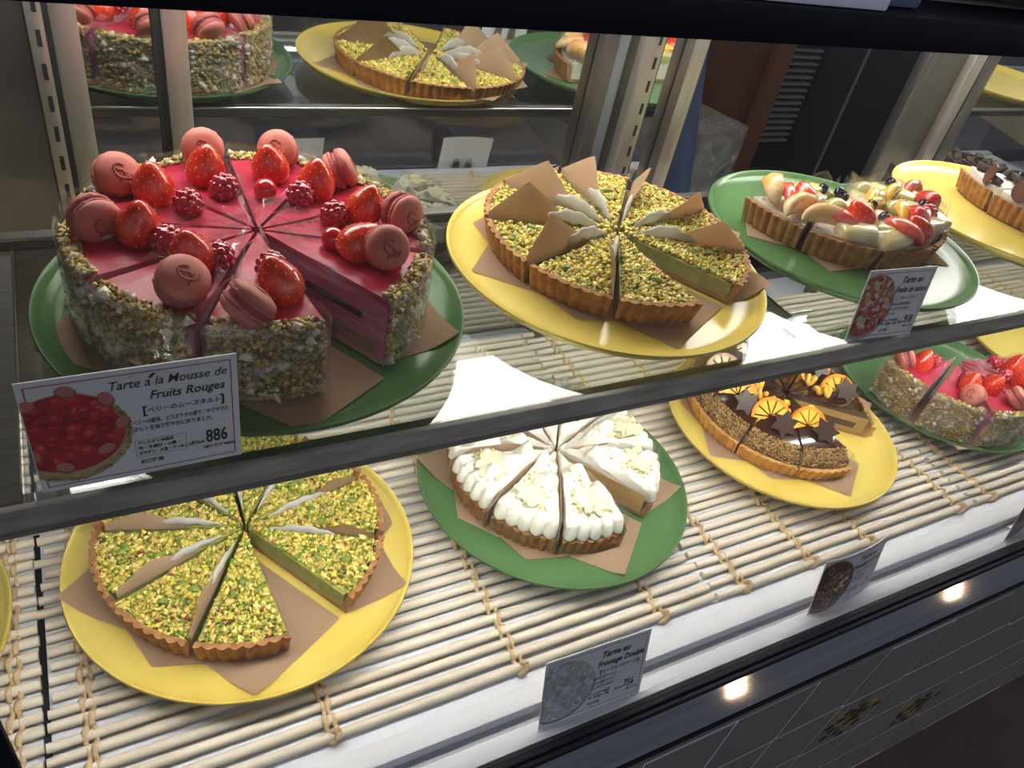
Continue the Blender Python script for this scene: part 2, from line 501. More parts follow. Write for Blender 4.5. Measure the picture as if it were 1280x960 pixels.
# deck under the mats and the stepped front sill
structure('trim_3', *box(X0, X1, 0.268, 0.80, 0.760, DECK), M['deck'])
mb = MB()
mb.add(*bevel_box(X0, X1, 0.249, 0.2685, 0.757, 0.7780, 0.0015), mi=0)
structure_sill = link('trim_4', mb.mesh('front_sill', [M['sill']]), kind='structure')
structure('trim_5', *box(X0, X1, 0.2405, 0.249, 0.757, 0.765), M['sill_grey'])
structure('trim_6', *bevel_box(X0, X1, 0.2235, 0.2405, 0.752, 0.767, 0.001), M['sill'], smooth=True)
# black rubber glazing track with three ribs
mb = MB()
for (y0, y1, z1) in ((0.2135, 0.2185, 0.768), (0.2185, 0.226, 0.7655), (0.2085, 0.2135, 0.764)):
    mb.add(*bevel_box(X0, X1, y0, y1, 0.735, z1, 0.0008, 1))
link('trim_7', mb.mesh('glazing_track', M['rubber']), kind='structure')
# sloped brushed rail
A = (0.2142, 0.7598); B = (0.1862, 0.7436)
V = [(X0, A[0], A[1]), (X0, B[0], B[1]), (X0, B[0] + 0.002, B[1] - 0.006), (X0, A[0], A[1] - 0.025)]
V += [(X1 + 1.2, y, z) for _, y, z in V]
F = [(0, 1, 5, 4), (1, 2, 6, 5), (2, 3, 7, 6), (3, 0, 4, 7), (0, 3, 2, 1), (4, 5, 6, 7)]
structure('trim_8', V, F, M['rail'])
structure('trim_9', *box(X0, X1 + 1.2, 0.1862, 0.2015, 0.7285, 0.7375), M['rubber'])

# top of the case and black front bar
structure('trim_10', *bevel_box(X0, X1 + 0.6, 0.205, 0.236, 1.3402, 1.3525, 0.0008), M['black'], smooth=True)
structure('ceiling_case', *box(X0, X1 + 0.6, 0.236, 0.80, 1.3402, 1.3515), M['deck'])
structure('trim_11', *bevel_box(-0.118, -0.0635, 0.206, 0.2105, 0.735, 1.3365, 0.001), M['black'], smooth=True)
# case front glass
structure('window_1', *box(-0.30, X1, GLASS_Y - 0.002, GLASS_Y + 0.002, 0.766, 1.3365), M['glass'])
# rear top rail and lower rear wall
structure('trim_12', *box(X0, X1, MIRROR_Y - 0.012, MIRROR_Y + 0.012, 1.285, 1.3395), M['steel_dark'])
structure('wall_rear', *box(X0, X1, 0.80, 0.815, FLOOR, 0.790), M['steel_dark'])
structure('wall_end', *box(X0 - 0.01, X0, 0.24, 0.80, 0.70, 1.3395), M['steel_dark'])

# ------------------------------------------------------------------ lights that belong to the case
lamp = empty('ceiling_light', (1.0, 0.715, 1.3402), 0, 'white light strip along the rear of the case ceiling, above the cakes', 'light')
link('diffuser', MB().add(*box(-1.06, 1.2, -0.072, 0.027, -0.010, -0.002)).mesh('diffuser', M['white_lamp'], False), lamp)
link('housing', MB().add(*box(-1.07, 1.21, -0.075, 0.028, -0.002, 0.0)).mesh('housing', M['steel'], False), lamp)
tubeo = empty('shelf_light', (0.9, 0.3575, 1.0262), 0, 'slim white light tube behind the front trim of the glass shelf', 'light')
link('diffuser', MB().add(*box(-1.02, 1.3, -0.007, 0.007, -0.004, 0.001)).mesh('diffuser', M['shelf_lamp'], False), tubeo)
link('housing', MB().add(*box(-1.03, 1.31, -0.0075, 0.0075, 0.001, 0.004)).mesh('housing', M['trim'], False), tubeo)
for i, x in enumerate((2.15, 3.65)):
    d = empty('downlight', (x, -1.39, 2.50), 0, ('warm square downlight over the walkway, the nearer of two', 'warm square downlight over the walkway, the farther of two')[i], 'light', 'downlights over the walkway')
    link('lamp_face', MB().add(*box(-0.045, 0.045, -0.045, 0.045, -0.004, 0.0)).mesh('lamp_face', M['bulb'], False), d)
    link('trim_ring', MB().add(*bevel_box(-0.055, 0.055, -0.055, 0.055, 0.0, 0.02, 0.002)).mesh('trim_ring', M['steel']), d)

# ------------------------------------------------------------------ glass shelf
sh = empty('glass_shelf', (0.9, 0.48, 1.031), 0, 'clear glass shelf with steel front trim carrying the upper row of plates', 'shelf')
link('glass_pane', MB().add(*bevel_box(-0.955, 1.40, -0.1318, 0.139, 0.0, 0.008, 0.0008, 1)).mesh('glass_pane', M['shelf_glass'], True, 30), sh)
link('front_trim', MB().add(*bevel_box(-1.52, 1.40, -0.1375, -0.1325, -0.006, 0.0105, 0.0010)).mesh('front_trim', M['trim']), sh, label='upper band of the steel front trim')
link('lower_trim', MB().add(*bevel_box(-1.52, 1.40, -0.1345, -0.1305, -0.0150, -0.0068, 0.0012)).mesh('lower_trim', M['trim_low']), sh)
link('rear_lip', MB().add(*bevel_box(-1.52, 1.40, 0.139, 0.151, 0.0140, 0.0170, 0.0008, 1)).add(*box(-1.52, 1.40, 0.1395, 0.1505, 0.006, 0.0140), mi=1).mesh('rear_lip', [M['steel'], M['steel_dark']]), sh)  # bright top strip, darker body: light and shade put into the lip's steel
link('side_panel', MB().add(*box(-1.52, -0.957, -0.124, 0.133, 0.0, 0.006)).mesh('side_panel', mat('scratched_grey_panel', (0.045, 0.045, 0.043), 0.5, var=(0.075, 0.073, 0.068), scale=60, spec=0.2, stretch=(1, 8, 1)), False), sh, label='scratched steel shelf panel left of the glass')
br = MB()
Vb, Fb = [], [(0, 1, 2, 3), (7, 6, 5, 4), (0, 4, 5, 1), (1, 5, 6, 2), (2, 6, 7, 3), (3, 7, 4, 0)]
for x in (-0.002, 0.002):
    Vb += [(x, -0.10, -0.002), (x, 0.24, -0.002), (x, 0.24, -0.062), (x, -0.10, -0.022)]
bme = MB().add(Vb, Fb).mesh('bracket', M['steel_dark'], False)
for x in (-0.9125, -0.31, 0.19, 0.80): link('bracket', bme, sh, (x, 0, 0))

# ------------------------------------------------------------------ rear doors: posts, uprights and reflective panes
def post(name, x0, x1, y0, y1, m, label, z0=0.775, z1=1.3395, group=None):
    return link(name, MB().add(*bevel_box(x0, x1, y0, y1, z0, z1, 0.0012)).mesh(name, m), label=label, cat='post', group=group)
def upright(x0, x1, y0, label, slots_x):
    o = empty('slotted_upright', ((x0 + x1) / 2, y0, 0.775), 0, label, 'upright', 'slotted shelf uprights')
    w = (x1 - x0) / 2
    link('channel', MB().add(*bevel_box(-w, w, 0, 0.018, 0, 0.5635, 0.001)).mesh('channel', M['post']), o)
    link('side_flange', MB().add(*box(w, w + 0.004, 0.004, 0.018, 0, 0.5635)).mesh('side_flange', M['slot'], False), o)
    sm = MB().add(*box(-0.0017, 0.0017, -0.0006, 0.0004, -0.0065, 0.0065)).mesh('slot', M['slot'], False)
    for k in range(21):
        link('slot', sm, o, (slots_x, 0, 0.02 + 0.0262 * k))
    return o
upright(-0.0195, -0.0075, 0.728, 'slotted steel upright at the left end of the rear doors', 0.001)
upright(0.575, 0.598, 0.722, 'slotted steel upright behind the upper pistachio tart', 0.004)
for nm, x0, x1, y0, y1, m, lab in (
        ('door_post', -0.0035, 0.0165, 0.735, 0.752, 'post', 'wide pale steel door post beside the left slotted upright'),
        ('door_post', 0.079, 0.0985, 0.735, 0.752, 'post', 'pale steel door post behind the large berry mousse cake'),
        ('door_edge_strip', 0.0725, 0.079, 0.740, 0.752, 'slot', 'black rubber strip along the pale post behind the mousse cake'),
        ('door_post', 0.528, 0.546, 0.735, 0.752, 'steel_dark', 'dull steel door post behind the upper pistachio tart'),
        ('blue_door_post', 0.546, 0.562, 0.738, 0.752, 'blue_post', 'blue grey door post between dull post and slotted upright'),
        ('door_post', 0.652, 0.674, 0.735, 0.752, 'post', 'pale steel post at the left side of the dark opening'),
        ('door_post', 1.078, 1.094, 0.735, 0.752, 'steel_dark', 'narrow steel post at the right side of the dark opening'),
        ('door_post', 1.180, 1.205, 0.732, 0.752, 'post', 'steel post right of the grey rear panel'),
        ('door_post', 1.215, 1.243, 0.735, 0.752, 'steel_dark', 'last steel post before the reflections at the right edge')):
    post(nm, x0, x1, y0, y1, M[m], lab)
link('rear_panel', MB().add(*box(1.095, 1.18, 0.745, 0.753, 0.775, 1.3395)).mesh('rear_panel', M['steel_dark'], False), label='grey steel rear panel behind the fruit tart plate', cat='panel')
link('rear_panel', MB().add(*box(X0, -0.021, 0.745, 0.753, 0.775, 1.3395)).mesh('rear_panel', M['steel_dark'], False), label='wide dull steel rear panel at the left end of the case', cat='panel')
structure('window_2', *box(-0.005, 0.080, MIRROR_Y - 0.002, MIRROR_Y + 0.002, 0.776, 1.3395), M['mirror'])
structure('window_3', *box(0.080, 0.655, MIRROR_Y - 0.002, MIRROR_Y + 0.002, 0.776, 1.3395), M['mirror'])
structure('window_4', *box(1.23, X1, MIRROR_Y - 0.002, MIRROR_Y + 0.002, 0.776, 1.3395), M['mirror'])

# ------------------------------------------------------------------ plates
RIM = 0.150
def plate_z(r):
    """upper surface of a plate above its foot"""
    if r < 0.131: return 0.0145
    t = min(1.2, (r - 0.131) / (RIM - 0.131))
    return 0.0145 + 0.0080 * t * t * (1.6 - 0.6 * t)
BED = 0.0166      # level of the slices above the plate's foot
prof = [(0.0, 0.005), (0.082, 0.005), (0.084, 0.0), (0.090, 0.0), (0.094, 0.0095)]
prof += [(r, plate_z(r) - 0.0040) for r in (0.118, 0.128, 0.136, 0.143)] + [(0.148, 0.0190), (0.150, 0.0215), (0.1494, 0.0235), (0.1475, 0.0233)]
prof += [(r, plate_z(r)) for r in (0.1455, 0.143, 0.140, 0.137, 0.134, 0.131, 0.120, 0.10, 0.05)] + [(0.0, 0.0145)]
plate_V, plate_F = lathe(list(reversed(prof)), 96)
plate_me = {c: MB().add(plate_V, plate_F).mesh('plate_' + c, M[c + '_glaze'], True, 60) for c in ('green', 'yellow')}
PLATES = []
def plate(c, x, y, z, label):
    PLATES.append((x, y))
    return link('plate', plate_me[c], None, (x, y, z + 0.0003), (0, 0, rng.uniform(0, 6)), label=label, cat='plate', group='glazed cake plates')
plate('yellow', 0.081, 0.466, MAT_TOP, 'yellow plate under the lower pistachio tart, at the front left')
plate('green', 0.405, 0.465, MAT_TOP, 'green plate under the white cream tart on the bamboo mat')
plate('yellow', 0.746, 0.464, MAT_TOP, 'yellow plate under the chocolate orange tart')
plate('green', 1.066, 0.467, MAT_TOP, 'green plate under the small berry mousse cake on the lower level')
plate('yellow', 1.392, 0.475, MAT_TOP, 'yellow plate at the right edge behind the lower mousse cake')
plate('yellow', -0.252, 0.470, MAT_TOP, 'yellow plate cut off by the left edge, holding only brown paper')
plate('green', 0.105, 0.492, SHELF_TOP, 'dark green plate under the large berry mousse cake')
plate('yellow', 0.416, 0.496, SHELF_TOP, 'yellow plate under the upper pistachio tart')
plate('green', 0.730, 0.500, SHELF_TOP, 'green plate under the mixed fruit tart on the glass shelf')
plate('yellow', 1.052, 0.508, SHELF_TOP, 'yellow plate behind the fruit tart, with one dark nut tart piece')

# ------------------------------------------------------------------ slices: shared pieces
FL = 74     # flutes round a whole tart
def flute_fn(off=0.0):
    return lambda a: abs(math.sin(a * FL / 2 + off)) - 0.5
def crust_mesh(name, h, Rb, Rt, H, m, cx, t=0.0045, amp=0.0029):
    sec = [(0.0006, 0, 0), (Rb, 0, amp), (Rt, H, amp), (Rt - t, H, 0), (Rb - t, 0.004, 0), (0.0006, 0.004, 0)]
    V, F = sweep(sec, h, 60, cx, flute_fn())
    return MB().add(V, F).mesh(name, m, True, 50)
def wedge_mesh(name, h, r, z0, z1, m, cx, n=14, r0=0.0006):
    return MB().add(*sweep([(r0, z0, 0), (r, z0, 0), (r, z1, 0), (r0, z1, 0)], h, n, cx)).mesh(name, m, True, 40)

def lay_paper(o, pol, lift, cx=0.072):
    """sheet lying on the plate under a slice, following the rim; corners (r, angle) about the slice's apex"""
    n = 10
    th = o.rotation_euler[2]; ct, st = math.cos(th), math.sin(th)
    px, py = min(PLATES, key=lambda p: (p[0] - o.location[0]) ** 2 + (p[1] - o.location[1]) ** 2)
    C = [np.array((r * math.cos(a), r * math.sin(a))) for r, a in pol]
    V = []
    for i in range(n + 1):
        for j in range(n + 1):
            u, v = i / n, j / n
            p = (1 - u) * (1 - v) * C[0] + u * (1 - v) * C[1] + u * v * C[2] + (1 - u) * v * C[3]
            x, y = p[0] - cx, p[1]
            r = math.hypot(o.location[0] + x * ct - y * st - px, o.location[1] + x * st + y * ct - py)
            V.append((x, y, plate_z(r + 0.004) - BED + 0.0015 + lift))
    F = [(i * (n + 1) + j, (i + 1) * (n + 1) + j, (i + 1) * (n + 1) + j + 1, i * (n + 1) + j + 1) for i in range(n) for j in range(n)]
    m = len(V)
    V2 = V + [(x, y, z - 0.0001) for x, y, z in V]
    F2 = F + [tuple(reversed([i + m for i in f])) for f in F]
    return link('paper_sheet', MB().add(V2, F2).mesh('paper_sheet', M['paper'], True, 60), o)

def flap_mesh(name, h, H, cx, peak=0.020, lean=0.35, r0=0.046, r1=0.112):
    """brown paper fold standing at one cut and leaning over the slice"""
    n = 14
    a = h + 0.012
    c, s = math.cos(a), math.sin(a)
    V = []
    for side in (0, 0.0004):
        for i in range(n + 1):
            t = i / n; r = r0 + (r1 - r0) * t
            z = peak * (1 - abs(t - 0.58) / 0.58 if t < 0.58 else 1 - (t - 0.58) / 0.42 * 0.9)
            for q in (0.0, 0.5, 1.0):
                off = -lean * z * q * q + side + 0.0012 * math.sin(9 * t + 2)*q
                V.append((r * c - s * off - cx, r * s + c * off, H - 0.004 + (0.004 + z) * q))
    F = []
    k = 3 * (n + 1)
    for i in range(n):
        for q in range(2):
            f = (i * 3 + q, (i + 1) * 3 + q, (i + 1) * 3 + q + 1, i * 3 + q + 1)
            F += [f, tuple(reversed([x + k for x in f]))]
    return MB().add(V, F).mesh(name, M['paper'], True, 60)

def lens_mesh(name, h, H, cx, r0=0.016, r1=0.082, wid=0.0085, m='white_paper', up=0.010):
    """white inner face of the paper, curled open like a long pod along the cut"""
    n, a = 16, h - 0.03
    c, s = math.cos(a), math.sin(a)
    V, F = [], []
    for i in range(n + 1):
        t = i / n; r = r0 + (r1 - r0) * t
        b = math.sin(PI * t) ** 0.8 + 0.03
        for k in range(10):
            ph = 2 * PI * k / 10
            off = wid * 0.42 * b * math.cos(ph) * (1 + 0.12 * math.sin(31 * t)); z = H + up * b * (0.55 + 0.45 * math.sin(ph)) + 0.001 * math.sin(25 * t)
            V.append((r * c - s * off - cx, r * s + c * off, z - 0.002))
    for i in range(n):
        for k in range(10):
            j = (k + 1) % 10
            F.append((i * 10 + k, i * 10 + j, (i + 1) * 10 + j, (i + 1) * 10 + k))
    F += [tuple(range(9, -1, -1)), tuple(n * 10 + k for k in range(10))]
    return MB().add(V, F).mesh(name, M[m], True, 80)

def film_mesh(name, h, r, H, cx, over=0.006, t=0.0003, sides=(1, 1), outer=True, lean=0.0, m='film'):
    """clear film wrapped round a slice: up one cut, round the outside and back along the other"""
    path = []
    d = 0.0008
    if sides[0]:
        for i in range(9):
            rr = 0.006 + (r - 0.006) * i / 8
            path.append((rr * math.cos(-h) + d * math.sin(-h), rr * math.sin(-h) - d * math.cos(-h), H + over * (0.6 + 0.5 * math.sin(i * 1.3)) - 0.004 * (i == 0)))
    if outer:
        for i in range(1, 10):
            a = -h + 2 * h * i / 10
            path.append(((r + d) * math.cos(a), (r + d) * math.sin(a), H + over * (0.7 + 0.25 * math.sin(i * 0.9))))
    if sides[1]:
        for i in range(8, -1, -1):
            rr = 0.006 + (r - 0.006) * i / 8
            path.append((rr * math.cos(h) - d * math.sin(h), rr * math.sin(h) + d * math.cos(h), H + over * (0.6 + 0.5 * math.cos(i * 1.7))))
    V, F = [], []
    for i, (x, y, z) in enumerate(path):
        rr = math.hypot(x, y)
        tilt = lean * over * 2.2 * max(0.0, 1 - rr / 0.09) * (0.7 + 0.6 * math.sin(i * 2.1))      # the loose edge falls in over the tip
        yy = y - math.copysign(min(abs(y) * 0.9, tilt), y)
        V += [(x - cx, y, 0.001), (x - cx, y, 0.5 * H), (x - cx, y, H + 0.0008), (x - cx + 0.3 * tilt, yy, z)]
    for i in range(len(path) - 1):
        for q in range(3):
            F.append((4 * i + q, 4 * i + 4 + q, 4 * i + 5 + q, 4 * i + 1 + q))
    me = MB().add(V, F).mesh(name, M[m], True, 80)
    return me

PISTA = [(0.66, 0.52, 0.09), (0.78, 0.64, 0.20), (0.50, 0.44, 0.06), (0.30, 0.36, 0.04), (0.16, 0.26, 0.03), (0.22, 0.045, 0.04), (0.62, 0.36, 0.10)]
ORD = ['first', 'second', 'third', 'fourth', 'fifth', 'sixth', 'seventh', 'eighth', 'ninth']
kernel_me = MB().add(*sphere(0.0055, 10, 8, 1, 0.55, 0.5)).mesh('pistachio', M['pistachio'], True, 180)
half_kernel_me = MB().add(*bevel_box(-0.0045, 0.0045, -0.002, 0.002, -0.0022, 0.0022, 0.0012)).mesh('pistachio', M['pistachio'], True, 60)

CX = 0.072
def ring(center, z, start, pitch, count, gap, half, maker, name, label, cat, group):
    out = []
    for k in range(count):
        th = R(start - half - k * pitch)
        c, s = math.cos(th), math.sin(th)
        d = CX + gap
        o = empty(name, (center[0] + d * c, center[1] + d * s, z), th, label(k), cat, group)
        maker(o, k, center, th)
        out.append(o)
    return out

# ---- pistachio tart
H_P = R(17.6)
pc_crust = {}
def pistachio_parts(tone):
    RT, HT = (0.1205, 0.0265) if tone == 0 else (0.1225, 0.0220)
    crust = crust_mesh('crust', H_P, RT - 0.006, RT, HT, M['crust'], CX)
    fill = wedge_mesh('filling', H_P - 0.004, RT - 0.0085, 0.004, HT - 0.004, M['almond'], CX)
    tops = []
    for q in range(4):
        n = 950
        x, y, r = wedge_points(n, 0.002, RT - 0.004, H_P - 0.01, CX)
        z = HT - 0.0032 + rng.uniform(0, 0.0026, n)
        w = [5.5, 6.5, 3.2, 2.2, 1.6, 0.6, 0.8] if tone == 0 else [6, 6, 3, 1.6, 0.8, 0.6, 1.2]
        tops.append(crumbs_mesh('nut_topping', np.c_[x, y, z], rng.uniform(0.0012, 0.0029, n), pick(PISTA, w, n), M['crumb'], 0.45))
    return crust, fill, tops, HT
pp = [pistachio_parts(0), pistachio_parts(1)]
flapA = flap_mesh('paper_flap', H_P, 0.0255, CX, 0.016, 0.25)
flapD = flap_mesh('paper_flap', H_P, 0.0212, CX, 0.032, 0.45, 0.040, 0.120)
lensA = lens_mesh('paper_lining', H_P, 0.0255, CX, wid=0.0052)
lensD = lens_mesh('paper_lining', H_P, 0.0212, CX, 0.014, 0.075, 0.0050, up=0.015)
filmP = film_mesh('clear_film', H_P, 0.116, 0.0205, CX, 0.002, sides=(1, 1), outer=False)
def pistachio_maker(var):
    crust, fill, tops, HT = pp[var]
    def make(o, k, center, th):
        link('crust', crust, o); link('filling', fill, o)
        link('nut_topping', tops[(k * 3) % 4], o, kind='stuff')
        lay_paper(o, [(0.006, 0), (0.116, -0.30), ((0.150, 0.06) if k in (0, 2, 7, 8) else (0.131, 0.12)), (0.116, 0.74 if k == 0 else 0.50)], -0.00025 * (k % 3))
        link('clear_film', filmP, o)
        if k: link('paper_flap', (flapA, flapD)[var], o)
        if k: link('paper_lining', (lensA, lensD)[var], o, label='white inner side of the paper')
        for q in range(3 if var == 0 else 2):
            a = rng.uniform(-0.2, 0.2); r = rng.uniform(0.055, 0.10)
            link('pistachio', (kernel_me, half_kernel_me)[q % 2], o, (r * math.cos(a) - CX, r * math.sin(a), HT - 0.0003), (rng.uniform(-.3, .3), rng.uniform(-.3, .3), rng.uniform(0, 6)))
    return make
ring((0.081, 0.476), MAT_TOP + BED, -85, 37.3, 9, 0.0035, 17.6, pistachio_maker(0), 'pistachio_tart_slice',
     lambda k: 'pistachio tart slice on the lower yellow plate, %s clockwise from the open gap' % ORD[k], 'tart slice', 'slices of the lower pistachio tart')
ring((0.436, 0.517), SHELF_TOP + BED, -87, 37.3, 9, 0.0040, 17.6, pistachio_maker(1), 'pistachio_tart_slice',
     lambda k: 'pistachio tart slice on the upper glass shelf, %s clockwise from the open gap' % ORD[k], 'tart slice', 'slices of the upper pistachio tart')

# ---- fruit pieces
def strawberry_meshes():
    pr = []
    L, Wd = 0.031, 0.0128
    for i in range(15):
        t = i / 14
        r = Wd * (math.sin(PI * min(1, (t * 0.93 + 0.07))) ** 0.62) * (1.12 - 0.42 * t) if 0 < i < 14 else 0
        pr.append((r, -L * 0.45 + L * t))
    V, F = lathe(list(reversed(pr)), 22, lambda a, z: 1 + 0.02 * math.sin(3 * a + 40 * z))
    V = [(x, y, -(-z)) for x, y, z in V]
    body = MB().add(V, F).mesh('strawberry', M['straw'], True, 180)
    sb = MB()
    sv, sf = sphere(1, 6, 4)
    n = 75
    for i in range(n):
        t = 0.08 + 0.86 * (i + 0.5) / n
        a = i * 2.39996
        k = t * 14; j = min(13, int(k)); fr = k - j
        r = pr[j][0] * (1 - fr) + pr[j + 1][0] * fr; z = pr[j][1] * (1 - fr) + pr[j + 1][1] * fr
        p = Vector((r * math.cos(a), r * math.sin(a), z))
        nrm = Vector((math.cos(a), math.sin(a), 0.35))
        T = aim(nrm, p) @ Matrix.Diagonal((0.00045, 0.00075, 0.00028, 1))
        sb.add(sv, sf, T=T)
    return body, sb.mesh('seeds', M['seed'], True, 180)
straw_me, seed_me = strawberry_meshes()
half_straw_V = None
def berry_mesh():
    mb = MB().add(*sphere(0.0081, 14, 9, 1, 1, 1.15))
    n = 34
    for i in range(n):
        t = (i + 0.5) / n; a = i * 2.39996; z = 1 - 1.7 * t; r = math.sqrt(max(0, 1 - z * z))
        mb.add(*sphere(0.0026, 8, 5), T=Matrix.Translation((0.0066 * r * math.cos(a), 0.0066 * r * math.sin(a), 0.0078 * z)))
    return mb.mesh('raspberry', M['rasp'], True, 180)
rasp_me = berry_mesh()
currant_me = MB().add(*sphere(0.0072, 16, 10)).mesh('red_currant', mat('red_currant_skin', (0.60, 0.012, 0.02), 0.1, coat=1.0), True, 180)
def macaron_meshes():
    pr = [(0.0, 0.0), (0.0146, 0.0), (0.0157, 0.0008), (0.0159, 0.0022), (0.0151, 0.0030), (0.0155, 0.0036), (0.0149, 0.0058), (0.0128, 0.0080), (0.0095, 0.0093), (0.005, 0.0100), (0, 0.0101)]
    rows = len(pr)
    V, F = lathe(list(reversed(pr)), 40, lambda a, z: 1 + (0.022 * math.sin(17 * a) + 0.016 * math.sin(29 * a + 1) if 0.0003 < z < 0.0026 else 0))
    mb = MB()
    nf = len(F)
    mb.add(V, F)
    Va = np.array(V)
    for i, f in enumerate(F):
        if all(Va[j][2] < 0.00305 for j in f): mb.mi[i] = 1
    shell = mb.mesh('shell', [M['macaron'], M['foot']], True, 60)
    fill = MB().add(*lathe([(0, 0.0016), (0.0135, 0.0016), (0.0141, 0), (0.0135, -0.0016), (0, -0.0016)], 32)).mesh('filling', M['macfill'], True, 60)
    dome = lambda r: np.interp(r, [0, 0.005, 0.0095, 0.0128], [0.0101, 0.0100, 0.0093, 0.0080])
    st = MB()
    strokes = [[(0.0042 * math.cos(a), 0.0056 * math.sin(a)) for a in np.linspace(0.3, 5.6, 18)],
               [(0.0015 * math.sin(5 * t), -0.0036 + 0.0072 * t) for t in np.linspace(0, 1, 12)],
               [(-0.0055 + 0.011 * t, 0.0012 * math.sin(7 * t) - 0.006) for t in np.linspace(0, 1, 10)]]
    for s_ in strokes:
        st.add(*tube([(x, y, float(dome(math.hypot(x, y))) - 0.0003) for x, y in s_], 0.0008, 5))
    return shell, fill, st.mesh('stamp', M['stamp'], True, 180)
mac_shell, mac_fill, mac_stamp = macaron_meshes()
dab_me = MB().add(*sphere(0.0085, 12, 8, 1.1, 0.8, 0.45)).mesh('cream_dab', M['dab'], True, 180)
def macaron(parent, T):
    o = link('macaron', mac_fill, parent, matrix=T)
    link('shell', mac_shell, o, (0, 0, 0.0015)); link('shell', mac_shell, o, (0, 0, -0.0015), (PI, 0, 0.5))
    link('stamp', mac_stamp, o, (0, 0, 0.0017))
    return o
def strawberry(parent, T):
    o = link('strawberry', straw_me, parent, matrix=T)
    link('seeds', seed_me, o, kind='stuff')
    return o

# ---- berry mousse cake
H_M, RM, HM = R(17.6), 0.1185, 0.055
m_biscuit = wedge_mesh('biscuit_base', H_M, RM - 0.002, 0, 0.005, M['biscuit'], CX)
m_body = wedge_mesh('mousse', H_M - 0.002, RM - 0.003, 0.005, 0.0500, M['mousse'], CX, 18)
m_jam = wedge_mesh('sponge_layer', H_M + 0.004, 0.108, 0.007, 0.0165, M['jam'], CX)
m_choc = wedge_mesh('chocolate_layer', H_M + 0.005, 0.095, 0.0300, 0.0355, M['choc'], CX, 14, 0.012)
def glaze_mesh():
    sec = [(0.0006, 0.0500, 0), (RM - 0.004, 0.0500, 0), (RM - 0.0025, 0.0520, 0), (RM - 0.0035, 0.0540, 0), (RM - 0.008, HM, 0), (0.0006, HM, 0)]
    return MB().add(*sweep(sec, H_M, 18, CX)).mesh('red_glaze', M['glaze'], True, 60)
m_glaze = glaze_mesh()
NUT = [(0.46, 0.32, 0.09), (0.60, 0.46, 0.12), (0.34, 0.31, 0.07), (0.62, 0.46, 0.18), (0.34, 0.17, 0.06), (0.20, 0.20, 0.05)]
m_coats = []
for q in range(4):
    n = 1250
    a = rng.uniform(-H_M + 0.014, H_M - 0.014, n); z = rng.uniform(0.002, 0.0565, n); rr = RM - 0.002 + rng.uniform(-0.0008, 0.0024, n)
    top = rng.random(n) < 0.12
    z = np.where(top, HM + 0.0008, z); rr = np.where(top, RM - rng.uniform(0.0, 0.010, n), rr)
    sz = rng.uniform(0.0012, 0.0027, n); C = pick(NUT, [3, 4, 3, 3, 1.5, 2.5], n)
    big = rng.random(n) < 0.028
    sz = np.where(big, rng.uniform(0.0030, 0.0048, n), sz); C[big] = np.array((0.80, 0.73, 0.60)) * rng.uniform(0.9, 1.1, (big.sum(), 1))
    m_coats.append(crumbs_mesh('nut_coating', np.c_[rr * np.cos(a) - CX, rr * np.sin(a), z], sz, C, M['crumb'], 0.4))
m_film = film_mesh('clear_film', H_M, RM + 0.003, HM, CX, 0.010, lean=0.6, m='wrinkled')
FC = (0.104, 0.501)
# garnish of the large cake about its centre: kind, radius, bearing, height above the glaze, axis, size
GARNISH = [
    ('macaron', 0.101, 174, 0.011, (0.35, -1.0, 0.0)), ('macaron', 0.107, 140, 0.011, (0.25, -0.7, 0.6)), ('macaron', 0.108, 98, 0.012, (-0.1, -0.85, 0.5)),
    ('macaron', 0.108, 69, 0.012, (-0.35, -0.7, 0.6)), ('macaron', 0.103, 40, 0.011, (0.85, -0.14, 0.46)), ('macaron', 0.104, -5, 0.011, (0.35, -0.9, 0.1)),
    ('macaron', 0.094, -38, 0.013, (-0.05, -0.85, 0.5)), ('macaron', 0.097, -128, 0.012, (0.2, -0.5, 0.85)), ('macaron', 0.109, -105, 0.011, (0.64, 0.18, 0.60)),
    ('strawberry', 0.076, -178, 0.010, (0.1, -0.2, 1)), ('strawberry', 0.079, 140, 0.010, (-0.05, -0.1, 1)), ('strawberry', 0.080, 105, 0.010, (0.1, -0.1, 1)),
    ('strawberry', 0.082, 71, 0.010, (-0.2, -0.2, 1)), ('strawberry', 0.074, 44, 0.010, (0.0, -0.1, 1)), ('strawberry', 0.080, 6, 0.009, (0.3, -0.1, 1)),
    ('strawberry', 0.073, -30, 0.008, (0.9, 0.1, 0.6)), ('strawberry', 0.066, -139, 0.010, (-0.2, -0.2, 1)), ('strawberry', 0.083, -93, 0.009, (-0.4, 0.2, 1)),
    ('raspberry', 0.051, 143, 0.006, (0, -0.3, 1)), ('raspberry', 0.064, -166, 0.005, (0.6, 0, 0.5)), ('raspberry', 0.054, 104, 0.006, (0.5, -0.2, 0.8)),
    ('red_currant', 0.050, 71, 0.006, (0, 0, 1)), ('raspberry', 0.053, 47, 0.006, (0, -0.2, 1)), ('raspberry', 0.056, 3, 0.006, (0.2, -0.2, 1)),
    ('red_currant', 0.054, -31, 0.006, (0, 0, 1)), ('raspberry', 0.055, -126, 0.006, (0.4, 0.2, 0.8)), ('raspberry', 0.060, -94, 0.006, (0, -0.2, 1)),
]
ZM = SHELF_TOP + BED
